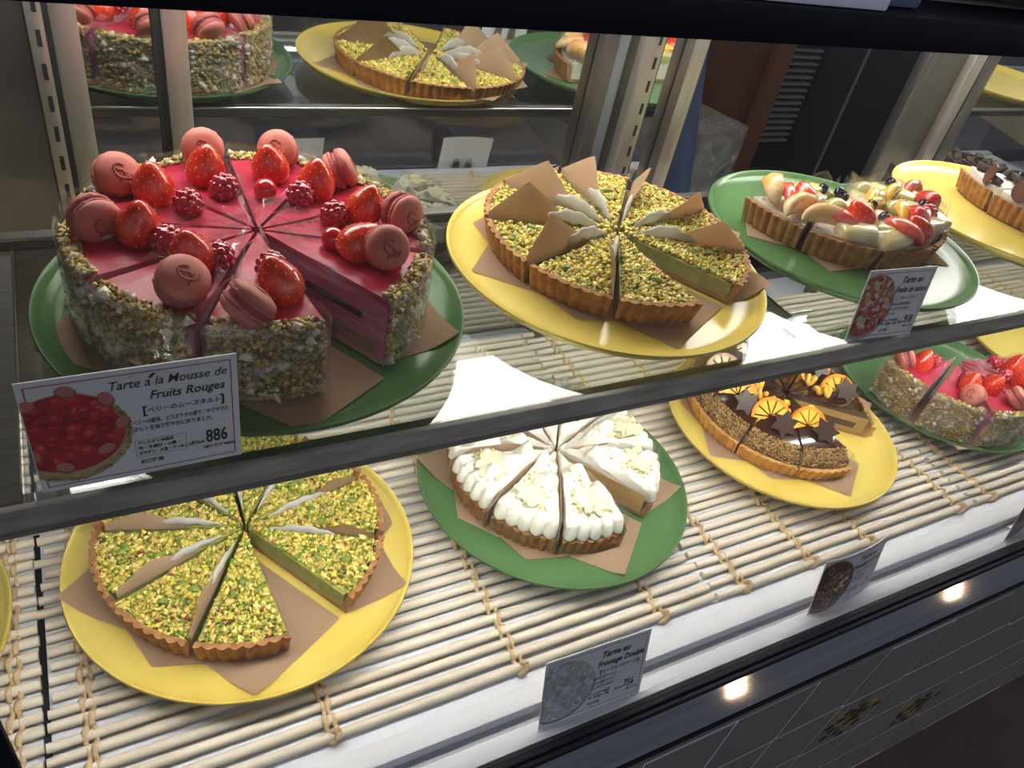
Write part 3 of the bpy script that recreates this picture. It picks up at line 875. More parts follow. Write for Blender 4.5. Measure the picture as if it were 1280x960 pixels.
def mousse_maker(o, k, center, th):
    link('biscuit_base', m_biscuit, o); link('mousse', m_body, o); link('sponge_layer', m_jam, o, label='brown sponge layer')
    link('chocolate_layer', m_choc, o, label='thin dark chocolate layer'); link('red_glaze', m_glaze, o)
    link('nut_coating', m_coats[k % 4], o, kind='stuff'); link('clear_film', m_film, o); lay_paper(o, [(0.006, 0), (0.112, -0.30), ((0.150, 0.14) if k in (0, 2, 8, 6) else (0.132, 0.10)), (0.126, 0.66 if k == 0 else 0.50)], -0.00025 * (k % 3))
    rz = Matrix.Rotation(-th, 4, 'Z')
    for (kind, r, deg, dz, ax) in GARNISH:
        d = (R(deg) - th + PI) % (2 * PI) - PI
        if abs(d) > R(37.8) / 2: continue
        lim = max(0.0, R(18.4) - math.asin({'macaron': 0.0160, 'strawberry': 0.0135}.get(kind, 0.0090) / r))
        d = max(-lim, min(lim, d))
        p = Vector((r * math.cos(d) - CX - 0.0035, r * math.sin(d), HM + dz))
        axis = rz.to_3x3() @ Vector(ax)
        T = aim(axis, p, rng.uniform(0, 6) if kind != 'macaron' else 0.4, {'macaron': 1.0, 'strawberry': 1.2}.get(kind, 1.2))
        if kind == 'macaron':
            macaron(o, T)
            link('cream_dab', dab_me, o, tuple(p + Vector((-0.004, 0.004, -dz + 0.003))), (0, 0, 0.4))
        elif kind == 'strawberry': strawberry(o, T)
        else: link(kind, rasp_me if kind == 'raspberry' else currant_me, o, matrix=T)
mousse = ring(FC, ZM, -82, 37.8, 9, 0.0035, 17.6, mousse_maker, 'mousse_cake_slice',
     lambda k: 'red glazed mousse cake slice on the upper shelf, %s clockwise from the open gap' % ORD[k], 'cake slice', 'slices of the large berry mousse cake')
for k, deg in enumerate((-178, -140, -102, -64, -26)):
    c = copy_tree(mousse[(4, 6, 1, 0, 3)[k]])
    th = R(deg); d = CX + 0.004
    c.location = (1.056 + d * math.cos(th), 0.455 + d * math.sin(th), MAT_TOP + BED)
    c.rotation_euler = (0, 0, th); c.scale = (0.95, 0.95, 1.0)
    c['label'] = 'red glazed mousse cake slice on the lower level, %s from the left' % ORD[k]
    c['group'] = 'slices of the lower berry mousse cake'

# ---- white cream tart
H_C = R(17.5)
c_crust = crust_mesh('crust', H_C, 0.1085, 0.1125, 0.0215, M['crust'], CX)
c_fill = wedge_mesh('lemon_filling', H_C + 0.002, 0.1035, 0.004, 0.030, M['caramel'], CX)
def cream_mesh(seed):
    g = np.random.default_rng(seed)
    bl = [(g.uniform(0.03, 0.095), g.uniform(-H_C, H_C), g.uniform(0.006, 0.013), g.uniform(0.002, 0.0075)) for _ in range(26)]
    nr, na = 34, 40
    V, F = [], []
    def top(r, a):
        x, y = r * math.cos(a), r * math.sin(a)
        z = 0.036 + 0.004 * (r / 0.11)
        for (br_, ba, bw, bh) in bl:
            d2 = ((x - br_ * math.cos(ba)) ** 2 + (y - br_ * math.sin(ba)) ** 2) / (bw * bw)
            z += bh * math.exp(-d2 * 1.6)
        lobe = math.sin(5 * (a + H_C) / (2 * H_C) * PI) ** 2
        z += 0.0045 * lobe * math.exp(-((r - 0.099) / 0.0085) ** 2) + 0.0012 * math.sin(x * 420 + seed) * math.sin(y * 380 + 2 * seed)
        return z
    for j in range(na + 1):
        a = -H_C + 2 * H_C * j / na
        lobe = abs(math.sin(5 * (a + H_C) / (2 * H_C) * PI)) ** 0.8
        Rr = 0.1092 + 0.0042 * lobe
        for i in range(nr + 1):
            t = i / nr
            if t < 0.8:
                r = 0.001 + (Rr - 0.006 - 0.001) * t / 0.8; z = top(r, a)
            else:
                u = (t - 0.8) / 0.2
                zt = top(Rr - 0.006, a)
                zb = 0.0245 - 0.0015 * lobe; r = Rr - 0.006 + 0.006 * math.sin(u * PI * 0.62) / math.sin(PI * 0.5); z = zt - (zt - zb) * (1 - math.cos(u * PI)) / 2
            V.append((r * math.cos(a) - CX, r * math.sin(a), z))
        V.append((Rr * 0.9 * math.cos(a) - CX, Rr * 0.9 * math.sin(a), 0.022)); V.append((0.001 * math.cos(a) - CX, 0.001 * math.sin(a), 0.022))
    m = nr + 3
    for j in range(na):
        for i in range(m):
            k = (i + 1) % m
            F.append((j * m + i, j * m + k, (j + 1) * m + k, (j + 1) * m + i))
    F.append(tuple(range(m - 1, -1, -1))); F.append(tuple(na * m + i for i in range(m)))
    return MB().add(V, [tuple(reversed(f)) for f in F]).mesh('whipped_cream', M['cream'], True, 70)
creams = [cream_mesh(s) for s in (1, 2, 3)]
def flake_mesh(seed):
    g = np.random.default_rng(seed)
    n = 40
    V = [(0, 0, 0.0030)]
    for i in range(n):
        a = 2 * PI * i / n
        r = 0.0185 * (0.72 + 0.28 * abs(math.cos(3.5 * a)) + g.uniform(-0.09, 0.09))
        V.append((0.5 * r * math.cos(a), 0.5 * r * math.sin(a), 0.0022 + g.uniform(0, 0.0012)))
        V.append((r * math.cos(a), r * math.sin(a), g.uniform(-0.001, 0.0030)))
    F = []
    for i in range(n):
        j = (i + 1) % n
        F += [(0, 1 + 2 * i, 1 + 2 * j), (1 + 2 * i, 2 + 2 * i, 2 + 2 * j, 1 + 2 * j)]
    m = len(V)
    V += [(x, y, z - 0.0014) for x, y, z in V]
    F += [tuple(reversed([q + m for q in f])) for f in F] + [(2 + 2 * i, 2 + 2 * i + m, 2 + 2 * ((i + 1) % n) + m, 2 + 2 * ((i + 1) % n)) for i in range(n)]
    return MB().add(V, F).mesh('chocolate_flake', M['flake'], False)
flakes = [flake_mesh(s) for s in (5, 6, 7)]
bits = []
for q in range(2):
    n = 90
    x, y, r = wedge_points(n, 0.035, 0.10, H_C - 0.06, CX)
    bits.append(crumbs_mesh('zest', np.c_[x, y, 0.0455 + rng.uniform(0, 0.004, n)], rng.uniform(0.0008, 0.0020, n), pick([(0.84, 0.70, 0.24), (0.86, 0.80, 0.45)], [1, 1], n), M['crumb'], 0.5))
c_film = film_mesh('clear_film', H_C, 0.112, 0.040, CX, 0.010, outer=False)
c_lens = lens_mesh('paper_lining', H_C, 0.040, CX, 0.03, 0.11, 0.004, up=0.012)
def cream_seam_mesh():
    """brown paper edge standing in the cut"""
    a = H_C + 0.012
    c, s = math.cos(a), math.sin(a)
    V = []
    for off in (0.0002, 0.0009):
        for r, z0, z1 in ((0.012, 0.001, 0.038), (0.05, 0.001, 0.047), (0.09, 0.001, 0.043), (0.1135, 0.001, 0.026)):
            for z in (z0, z1):
                V.append((r * c - s * off - CX, r * s + c * off, z))
    F = []
    for i in range(3):
        f = (2 * i, 2 * i + 2, 2 * i + 3, 2 * i + 1); F += [f, tuple(reversed([q + 8 for q in f])), (2 * i + 1, 2 * i + 3, 2 * i + 11, 2 * i + 9)]
    return MB().add(V, F).mesh('paper_flap', M['paper'], True, 40)
c_flap = cream_seam_mesh()
def cream_maker(o, k, center, th):
    link('crust', c_crust, o); link('lemon_filling', c_fill, o); link('whipped_cream', creams[k % 3], o)
    link('chocolate_flake', flakes[k % 3], o, (0.012, (-1) ** k * 0.003, 0.0475), (rng.uniform(-.15, .15), rng.uniform(0.0, .25), k * 1.1))
    link('zest', bits[k % 2], o, kind='stuff'); link('clear_film', c_film, o); link('paper_flap', c_flap, o); lay_paper(o, [(0.006, 0), (0.108, -0.28), ((0.146, 0.16) if k in (0, 8, 3, 6) else (0.124, 0.10)), (0.112, 0.72 if k == 0 else 0.48)], -0.00025 * (k % 3))
    if k in (7, 8, 3): link('paper_lining', c_lens, o, label='white inner side of the paper')
ring((0.406, 0.475), MAT_TOP + BED, -80, 37.4, 9, 0.0035, 17.5, cream_maker, 'cream_tart_slice',
     lambda k: 'white cream tart slice with pale jagged chocolate flake, %s clockwise from the gap' % ORD[k], 'tart slice', 'slices of the white cream tart')

# ---- chocolate orange tart
H_O = R(17.0)
o_crust = crust_mesh('crust', H_O, 0.1165, 0.1215, 0.0175, M['crust_gold'], CX, 0.006)
o_fill = wedge_mesh('caramel_filling', H_O - 0.001, 0.1095, 0.004, 0.027, M['caramel'], CX)
o_mid = wedge_mesh('chocolate_layer', H_O + 0.002, 0.096, 0.008, 0.017, M['choc'], CX)
o_top = MB().add(*sweep([(0.0006, 0.027, 0), (0.100, 0.027, 0), (0.103, 0.030, 0), (0.100, 0.0345, 0), (0.0006, 0.0350, 0)], H_O, 14, CX)).mesh('ganache', M['ganache'], True, 60)
o_nuts = []
for q in range(3):
    n = 1100
    a = rng.uniform(-H_O + 0.008, H_O - 0.008, n); t = rng.random(n)
    rr = 0.1165 - 0.0165 * t; z = 0.0185 + 0.0165 * t ** 0.7 + rng.uniform(-0.0008, 0.001, n)
    o_nuts.append(crumbs_mesh('nut_ring', np.c_[rr * np.cos(a) - CX, rr * np.sin(a), z], rng.uniform(0.0008, 0.0017, n),
                              pick([(0.42, 0.24, 0.07), (0.55, 0.36, 0.13), (0.20, 0.10, 0.03), (0.07, 0.03, 0.015)], [4, 3, 2.5, 1.6], n), M['crumb'], 0.4))
def star_mesh():
    V = []
    for z in (0, 0.0022):
        for i in range(12):
            r = 0.0150 if i % 2 == 0 else 0.0088
            V.append((r * math.cos(PI * i / 6), r * math.sin(PI * i / 6), z))
    F = [tuple(range(11, -1, -1)), tuple(range(12, 24))] + [(i, (i + 1) % 12, (i + 1) % 12 + 12, i + 12) for i in range(12)]
    return MB().add(V, F).mesh('chocolate_star', M['choc'], False)
star_me = star_mesh()
def orange_meshes():
    rind, flesh = MB(), MB()
    n = 18
    V = []
    for z in (-0.002, 0.002):
        for i in range(n + 1):
            a = PI * 1.15 * i / n
            V += [(0.0185 * math.cos(a), 0.0185 * math.sin(a), z), (0.0155 * math.cos(a), 0.0155 * math.sin(a), z)]
    m = 2 * (n + 1); F = []
    for i in range(n):
        q = 2 * i
        F += [(q, q + 1, q + 3, q + 2), (m + q, m + q + 2, m + q + 3, m + q + 1), (q, q + 2, m + q + 2, m + q), (q + 1, m + q + 1, m + q + 3, q + 3)]
    F += [(0, m, m + 1, 1), (2 * n, 2 * n + 1, m + 2 * n + 1, m + 2 * n)]
    rind.add(V, F)
    for s_ in range(6):
        a0 = PI * 1.15 * (s_ + 0.08) / 6; a1 = PI * 1.15 * (s_ + 0.92) / 6
        V = []
        for z in (-0.0018, 0.0018):
            V += [(0.002 * math.cos((a0 + a1) / 2), 0.002 * math.sin((a0 + a1) / 2), z)] + [(0.0158 * math.cos(a), 0.0158 * math.sin(a), z) for a in np.linspace(a0, a1, 5)]
        F = [(5, 4, 3, 2, 1, 0), (6, 7, 8, 9, 10, 11)] + [(i, (i + 1) % 6, (i + 1) % 6 + 6, i + 6) for i in range(6)]
        flesh.add(V, F)
    return rind.mesh('rind', M['orange_rind'], True, 40), flesh.mesh('orange_slice', M['orange_flesh'], True, 40)
rind_me, flesh_me = orange_meshes()
twist_me = MB().add(*tube([(0.009 * math.cos(t), 0.004 * math.sin(2 * t), 0.004 + 0.004 * math.sin(3 * t)) for t in np.linspace(0, 4.6, 16)], 0.0028, 7)).mesh('orange_peel_twist', M['orange_flesh'], True, 180)
o_film = film_mesh('clear_film', H_O, 0.116, 0.030, CX, 0.006, outer=False)
def orange(parent, T):
    o = link('orange_slice', flesh_me, parent, matrix=T); link('rind', rind_me, o)
def choc_maker(o, k, center, th):
    link('crust', o_crust, o); link('caramel_filling', o_fill, o); link('chocolate_layer', o_mid, o); link('ganache', o_top, o)
    link('nut_ring', o_nuts[k % 3], o, kind='stuff'); link('clear_film', o_film, o); lay_paper(o, [(0.006, 0), (0.112, -0.28), ((0.147, 0.18) if k in (0, 8, 2, 5) else (0.130, 0.10)), (0.116, 0.66 if k == 0 else 0.48)], -0.00025 * (k % 3))
    j = rng.uniform(-0.004, 0.004)
    link('chocolate_star', star_me, o, matrix=Matrix.Translation((0.079 - CX, 0.004 + j, 0.044)) @ Matrix.Rotation(-th - R(28), 4, 'Z') @ Matrix.Rotation(R(45), 4, 'X') @ Matrix.Rotation(k * 0.35, 4, 'Z') @ Matrix.Scale(1.2, 4))
    orange(o, Matrix.Translation((0.074 - CX, -0.004 + j, 0.0372)) @ Matrix.Rotation(-th - R(32) + rng.uniform(-.25, .25), 4, 'Z') @ Matrix.Translation((-0.006, 0.011, 0)) @ Matrix.Rotation(R(52), 4, 'X') @ Matrix.Rotation(rng.uniform(-.5, .3), 4, 'Z') @ Matrix.Scale(1.3, 4))
    link('orange_peel_twist', twist_me, o, (0.044 - CX, 0.002, 0.0365), (0, 0, rng.uniform(0, 6)), (1.15, 1.15, 1.3))
ring((0.757, 0.483), MAT_TOP + BED, -88, 34.6, 9, 0.0035, 17.0, choc_maker, 'chocolate_orange_tart_slice',
     lambda k: 'chocolate tart slice with orange and chocolate star, %s clockwise from the gap' % ORD[k], 'tart slice', 'slices of the chocolate orange tart')

# ---- mixed fruit tart
H_F = R(17.4)
f_crust = crust_mesh('crust', H_F, 0.1165, 0.1225, 0.0255, M['crust'], CX)
f_cust = wedge_mesh('custard', H_F - 0.003, 0.1125, 0.004, 0.0255, M['custard'], CX)
def chunk(name, sx, sy, sz, m, b=0.35, seed=0):
    g = np.random.default_rng(seed)
    V, F = bevel_box(-sx, sx, -sy, sy, -sz, sz, b * min(sx, sy, sz), 3)
    V = np.array(V); V = V * (1 + 0.10 * np.sin(V[:, [1, 2, 0]] * 170 + g.uniform(0, 6)))
    return MB().add(V, F).mesh(name, m, True, 60)
def segment(name, L, w, h, m):
    """citrus or pear segment: a crescent with a thin inner edge"""
    n = 14; V, F = [], []
    for i in range(n + 1):
        a = PI * i / n; q = math.sin(a) ** 0.7 + 0.02
        x = L * math.cos(a); y = L * 0.42 * math.sin(a)
        for k in range(8):
            ph = 2 * PI * k / 8
            V.append((x, y + w * q * math.cos(ph), h * q * math.sin(ph) * (0.6 + 0.4 * math.cos(ph))))
    for i in range(n):
        for k in range(8):
            j = (k + 1) % 8
            F.append((i * 8 + k, i * 8 + j, (i + 1) * 8 + j, (i + 1) * 8 + k))
    F += [tuple(range(7, -1, -1)), tuple(n * 8 + k for k in range(8))]
    return MB().add(V, F).mesh(name, m, True, 80)
def blueberry_mesh():
    prf = [(0, -0.006), (0.003, -0.0054), (0.0054, -0.003), (0.0062, 0), (0.0055, 0.0032), (0.0038, 0.0050), (0.0031, 0.0060), (0.0024, 0.0046), (0, 0.0040)]
    return MB().add(*lathe(list(reversed(prf)), 16)).mesh('blueberry', M['blueberry'], True, 60)
fm = dict(peach=segment('peach_segment', 0.019, 0.010, 0.013, M['peach']), pear=chunk('pear_chunk', 0.016, 0.008, 0.007, M['pear'], 0.6, 3),
          grapefruit=segment('grapefruit_segment', 0.018, 0.006, 0.008, M['grapefruit']), kiwi=chunk('kiwi_cube', 0.0075, 0.0075, 0.0065, M['kiwi'], 0.4, 4),
          grape=MB().add(*sphere(0.0098, 16, 10, 1.1, 1, 0.9)).mesh('grape', M['grape'], True, 180), orange=segment('orange_segment', 0.017, 0.006, 0.008, M['orange_flesh']),
          raspberry=rasp_me, blueberry=blueberry_mesh(), sugarpear=segment('sugared_pear', 0.020, 0.008, 0.010, M['peach']))
SUGAR = mat('icing_sugar', (0.88, 0.87, 0.85), 0.9)
EC = (0.756, 0.549)
FRUIT = [  # kind, radius, bearing, height, axis or spin
    ('peach', .098, -179, .032, .9), ('grapefruit', .092, -167, .034, 1.0), ('strawberry', .082, -161, .037, 0), ('kiwi', .045, 178, .034, .3), ('blueberry', .040, -160, .040, 0),
    ('pear', .100, -186, .030, 1.2), ('orange', .062, -186, .033, .7), ('kiwi', .066, -172, .032, .9), ('pear', .070, -158, .031, .2), ('sugarpear', .103, -154, .031, .1),
    ('grape', .070, -137, .036, 0), ('blueberry', .048, -131, .043, 0), ('blueberry', .034, -137, .041, 0), ('strawberry', .084, -118, .040, 0), ('grapefruit', .096, -136, .033, 2.2),
    ('sugarpear', .110, -143, .032, -.5), ('pear', .108, -123, .031, -.4), ('pear', .052, -118, .031, .4), ('kiwi', .028, -125, .032, .2),
    ('blueberry', .056, -98, .042, 0), ('kiwi', .098, -106, .033, .6), ('grapefruit', .104, -95, .035, 1.9), ('strawberry', .108, -86, .039, 0), ('pear', .113, -104, .031, .0), ('orange', .058, -84, .034, .3),
    ('pear', .082, -92, .031, 1.5), ('blueberry', .082, -101, .041, 0), ('pear', .036, -88, .031, .9),
    ('strawberry', .088, -74, .037, 0), ('orange', .076, -66, .034, .9), ('pear', .080, -58, .034, .7), ('blueberry', .068, -55, .041, 0), ('pear', .104, -64, .031, .2), ('grape', .066, -72, .035, 0), ('raspberry', .098, -50, .036, 0), ('blueberry', .092, -41, .042, 0),
    ('strawberry', .104, -36, .038, 0), ('kiwi', .080, -36, .035, .5), ('pear', .110, -46, .031, 1.2), ('orange', .045, -52, .033, .6), ('grapefruit', .106, -57, .032, .6),
    ('orange', .070, -26, .033, .4), ('blueberry', .072, -10, .042, 0), ('pear', .088, -14, .033, .8), ('strawberry', .108, 1, .038, 0), ('grapefruit', .104, -16, .034, .3), ('kiwi', .050, -6, .033, .2),
    ('pear', .100, -24, .030, 1.6), ('kiwi', .084, 2, .033, .9), ('pear', .055, -24, .031, .2), ('grape', .032, -16, .033, 0)]
f_sugar = []
for q in range(2):
    n = 40
    x, y, r = wedge_points(n, 0.02, 0.112, H_F, CX)
    f_sugar.append(crumbs_mesh('icing_sugar', np.c_[x, y, np.full(n, 0.0262)], rng.uniform(0.0008, 0.0024, n), np.full((n, 3), 0.87), M['crumb'], 0.5))
f_film = film_mesh('clear_film', H_F, 0.118, 0.040, CX, 0.014, outer=False)
def fruit_maker(o, k, center, th):
    link('crust', f_crust, o); link('custard', f_cust, o); link('icing_sugar', f_sugar[k % 2], o, kind='stuff')
    link('clear_film', f_film, o); lay_paper(o, [(0.006, 0), (0.112, -0.30), (0.140, -0.05), (0.112, 0.36)], -0.00025 * (k % 3))
    for (kind, r, deg, z, spin) in FRUIT:
        d = (R(deg) - th + PI) % (2 * PI) - PI
        if abs(d) > R(36.0) / 2: continue
        lim = max(0.0, R(17.4) - math.asin(min(1, (0.007 if kind == 'blueberry' else 0.0115) / r)))
        d = max(-lim, min(lim, d))
        p = Vector((r * math.cos(d) - CX - 0.004, r * math.sin(d), z))
        if kind == 'strawberry':
            strawberry(o, aim((0.5 * math.cos(deg), -0.7, 0.75), p, spin, 1.22)); continue
        T = Matrix.Translation(p) @ Matrix.Scale(1.3, 4) @ Matrix.Rotation(spin - th, 4, 'Z') @ Matrix.Rotation(rng.uniform(-.25, .25), 4, 'X')
        if kind == 'blueberry':
            T = aim((rng.uniform(-.6, .6), rng.uniform(-.8, .3), 1), p)
        if kind in ('peach', 'sugarpear', 'grapefruit', 'orange'):
            T = T @ Matrix.Rotation(R(50), 4, 'X')
        me = fm[kind]
        link(me.name.split('.')[0], me, o, matrix=T)
ring(EC, SHELF_TOP + BED, -4 + 1.0, 36.4, 5, 0.006, 17.4, fruit_maker, 'fruit_tart_slice',
     lambda k: 'mixed fruit tart slice under clear film, %s from the left' % ORD[4 - k], 'tart slice', 'slices of the mixed fruit tart')

# ---- dark nut and blueberry tart pieces on the far yellow plate
nut_me = [chunk('walnut', 0.008, 0.006, 0.004, M['brownchunk'], 0.5, s) for s in (1, 2)]
brown_disc = MB().add(*lathe([(0, 0.0012), (0.013, 0.0012), (0.0135, 0), (0.013, -0.0012), (0, -0.0012)], 28)).mesh('chocolate_disc', mat('milk_chocolate', (0.13, 0.05, 0.035), 0.4), True, 50)
h_cream = wedge_mesh('cream_layer', H_F - 0.003, 0.1125, 0.004, 0.031, M['custard'], CX)
def nut_maker(o, k, center, th):
    link('crust', f_crust, o); link('cream_layer', h_cream, o)
    for q in range(12):
        a = rng.uniform(-0.24, 0.24); r = rng.uniform(0.035, 0.110)
        p = (r * math.cos(a) - CX, r * math.sin(a), 0.036)
        if q % 4 == 0: link('blueberry', fm['blueberry'], o, (p[0], p[1], 0.039))
        else: link('walnut', nut_me[q % 2], o, p, (rng.uniform(-.4, .4), rng.uniform(-.4, .4), rng.uniform(0, 6)))
    link('chocolate_disc', brown_disc, o, (0.112 - CX, (-1) ** k * 0.012, 0.040), (R(80), 0, R(70)))
ring((1.152, 0.515), SHELF_TOP + BED, -112, 36.5, 3, 0.004, 17.4, nut_maker, 'nut_tart_slice',
     lambda k: ('nut and blueberry tart slice at the right edge, nearest the front', 'nut and blueberry tart slice at the right edge, in the middle', 'nut and blueberry tart slice at the right edge, farthest back')[k], 'tart slice', 'nut and blueberry tart slices')

# loose sheets
def loose_paper(name, pts, cx, cy, z, label):
    n = len(pts)
    V = [(x - cx, y - cy, 0.0004) for x, y in pts] + [(x - cx, y - cy, 0) for x, y in pts]
    F = [tuple(range(n)), tuple(reversed([i + n for i in range(n)]))] + [(i, (i + 1) % n, (i + 1) % n + n, i + n) for i in range(n)]
    F = [tuple(reversed(f)) for f in F[2:]] + F[:2]
    return link(name, MB().add(V, F).mesh(name, M['paper'], False), None, (cx, cy, z), label=label, cat='paper')
loose_paper('baking_paper', [(-0.135, 0.462), (-0.150, 0.500), (-0.26, 0.49), (-0.25, 0.42)], -0.2, 0.47, MAT_TOP + 0.0095, 'brown paper sheet on the yellow plate cut off at the left')

# ------------------------------------------------------------------ bamboo mats
def cane_mesh(L, seed):
    g = np.random.default_rng(seed)
    n = 9
    xs = np.linspace(-L / 2, L / 2, n)
    pts = np.c_[xs, 0.0008 * np.sin(xs * g.uniform(6, 14) + g.uniform(0, 6)), 0.0004 * np.sin(xs * g.uniform(8, 16))]
    rad = 0.0042 * (1 + 0.06 * g.normal(size=n))
    return MB().add(*tube(pts, rad, 9)).mesh('cane', M['cane'], True, 70)
def twine_mesh(ys, wide=0.0036, r=0.0026, z=0.0):
    """two strands plaited over and under the canes, with a knot at the front"""
    mb = MB()
    pit = 0.01335
    y0, y1 = ys
    t = np.linspace(0, 1, int((y1 - y0) / pit * 7))
    y = y0 + (y1 - y0) * t
    ph = (y - y0) / pit * PI
    for sgn in (1, -1):
        mb.add(*tube(np.c_[sgn * (0.0012 + 0.0026 * np.abs(np.sin(ph * 0.5 + 0.4))), y, 0.0006 + 0.0016 * np.cos(2 * ph) + sgn * 0.0009 * np.cos(ph)], r * (1 + 0.22 * np.cos(2 * ph)), 6))
    mb.add(*tube([(0.003 * math.cos(a), y0 - 0.002 + 0.004 * math.sin(a) , 0.002 + 0.005 * math.cos(a)) for a in np.linspace(0, 6.2, 14)], r * 1.15, 6))
    return mb.mesh('twine', M['twine'], True, 80)
PIT = 0.01335
def bamboo_mat(x0, x1, y0, y1, ties, label, jit=0.004):
    cx = (x0 + x1) / 2
    o = empty('bamboo_mat', (cx, (y0 + y1) / 2, DECK + 0.0043), 0, label, 'mat', 'bamboo mats on the lower deck')
    mes = [cane_mesh(x1 - x0, s) for s in (1, 2, 3)]
    n = int(round((y1 - y0) / PIT))
    for i in range(n + 1):
        link('cane', mes[i % 3], o, (rng.uniform(-jit, jit), y0 + i * PIT - (y0 + y1) / 2 + rng.uniform(-0.0008, 0.0008), 0), (rng.uniform(0, 6) * 0, 0, rng.uniform(-0.002, 0.002)))
    tm = twine_mesh((y0 - (y0 + y1) / 2, y1 - (y0 + y1) / 2))
    for x in ties: link('twine', tm, o, (x - cx, 0, 0))
    return o
bamboo_mat(-0.60, -0.0895, 0.2845, 0.735, (-0.45, -0.28, -0.107), 'bamboo mat at the far left under the cut-off yellow plate', 0.001)
bamboo_mat(-0.0855, 0.505, 0.2845, 0.735, (-0.059, 0.108, 0.278, 0.436), 'bamboo mat under the lower pistachio tart and the cream tart')
bamboo_mat(0.510, 0.932, 0.2845, 0.735, (0.545, 0.645, 0.737, 0.905), 'bamboo mat under the chocolate orange tart')
bamboo_mat(0.938, 2.25, 0.2845, 0.735, (0.97, 1.16, 1.36, 1.55, 1.75, 1.95), 'bamboo mat at the right under the lower mousse cake')
structure('trim_13', *box(-0.090, -0.085, 0.27, 0.74, DECK, DECK + 0.0015), M['rubber'])

# ------------------------------------------------------------------ price cards
def text_mesh(s, size, m, shear=0.0, align='LEFT', bold=0.0, sx=1.0):
    cu = bpy.data.curves.new('lettering', 'FONT')
    cu.body = s; cu.size = size; cu.shear = shear; cu.align_x = align; cu.offset = bold; cu.resolution_u = 2
    cu.fill_mode = 'FRONT'
    ob = bpy.data.objects.new('lettering', cu)
    COL.objects.link(ob)
    bpy.context.view_layer.update()
    dg = bpy.context.evaluated_depsgraph_get()
    me = bpy.data.meshes.new_from_object(ob.evaluated_get(dg))
    bpy.data.objects.remove(ob); bpy.data.curves.remove(cu)
    V = np.empty(len(me.vertices) * 3); me.vertices.foreach_get('co', V); V = V.reshape(-1, 3)
    V2 = np.c_[V[:, 0] * sx, -V[:, 2], V[:, 1]]
    me.vertices.foreach_set('co', V2.ravel())
    me.materials.clear(); me.materials.append(m)
    me.update()
    return me
def disc(mb, x, z, r, col, xmin, n=14, sq=1.0, y=0.0, rot=0.0):
    V = [(x, y, z)]
    for i in range(n):
        a = 2 * PI * i / n
        px, pz = r * math.cos(a), r * sq * math.sin(a)
        V.append((max(xmin, x + px * math.cos(rot) - pz * math.sin(rot)), y, z + px * math.sin(rot) + pz * math.cos(rot)))
    V[0] = (max(xmin, x), y, z)
    F = [(0, 1 + i, 1 + (i + 1) % n) for i in range(n)]
    mb.add(V, F, col=col)
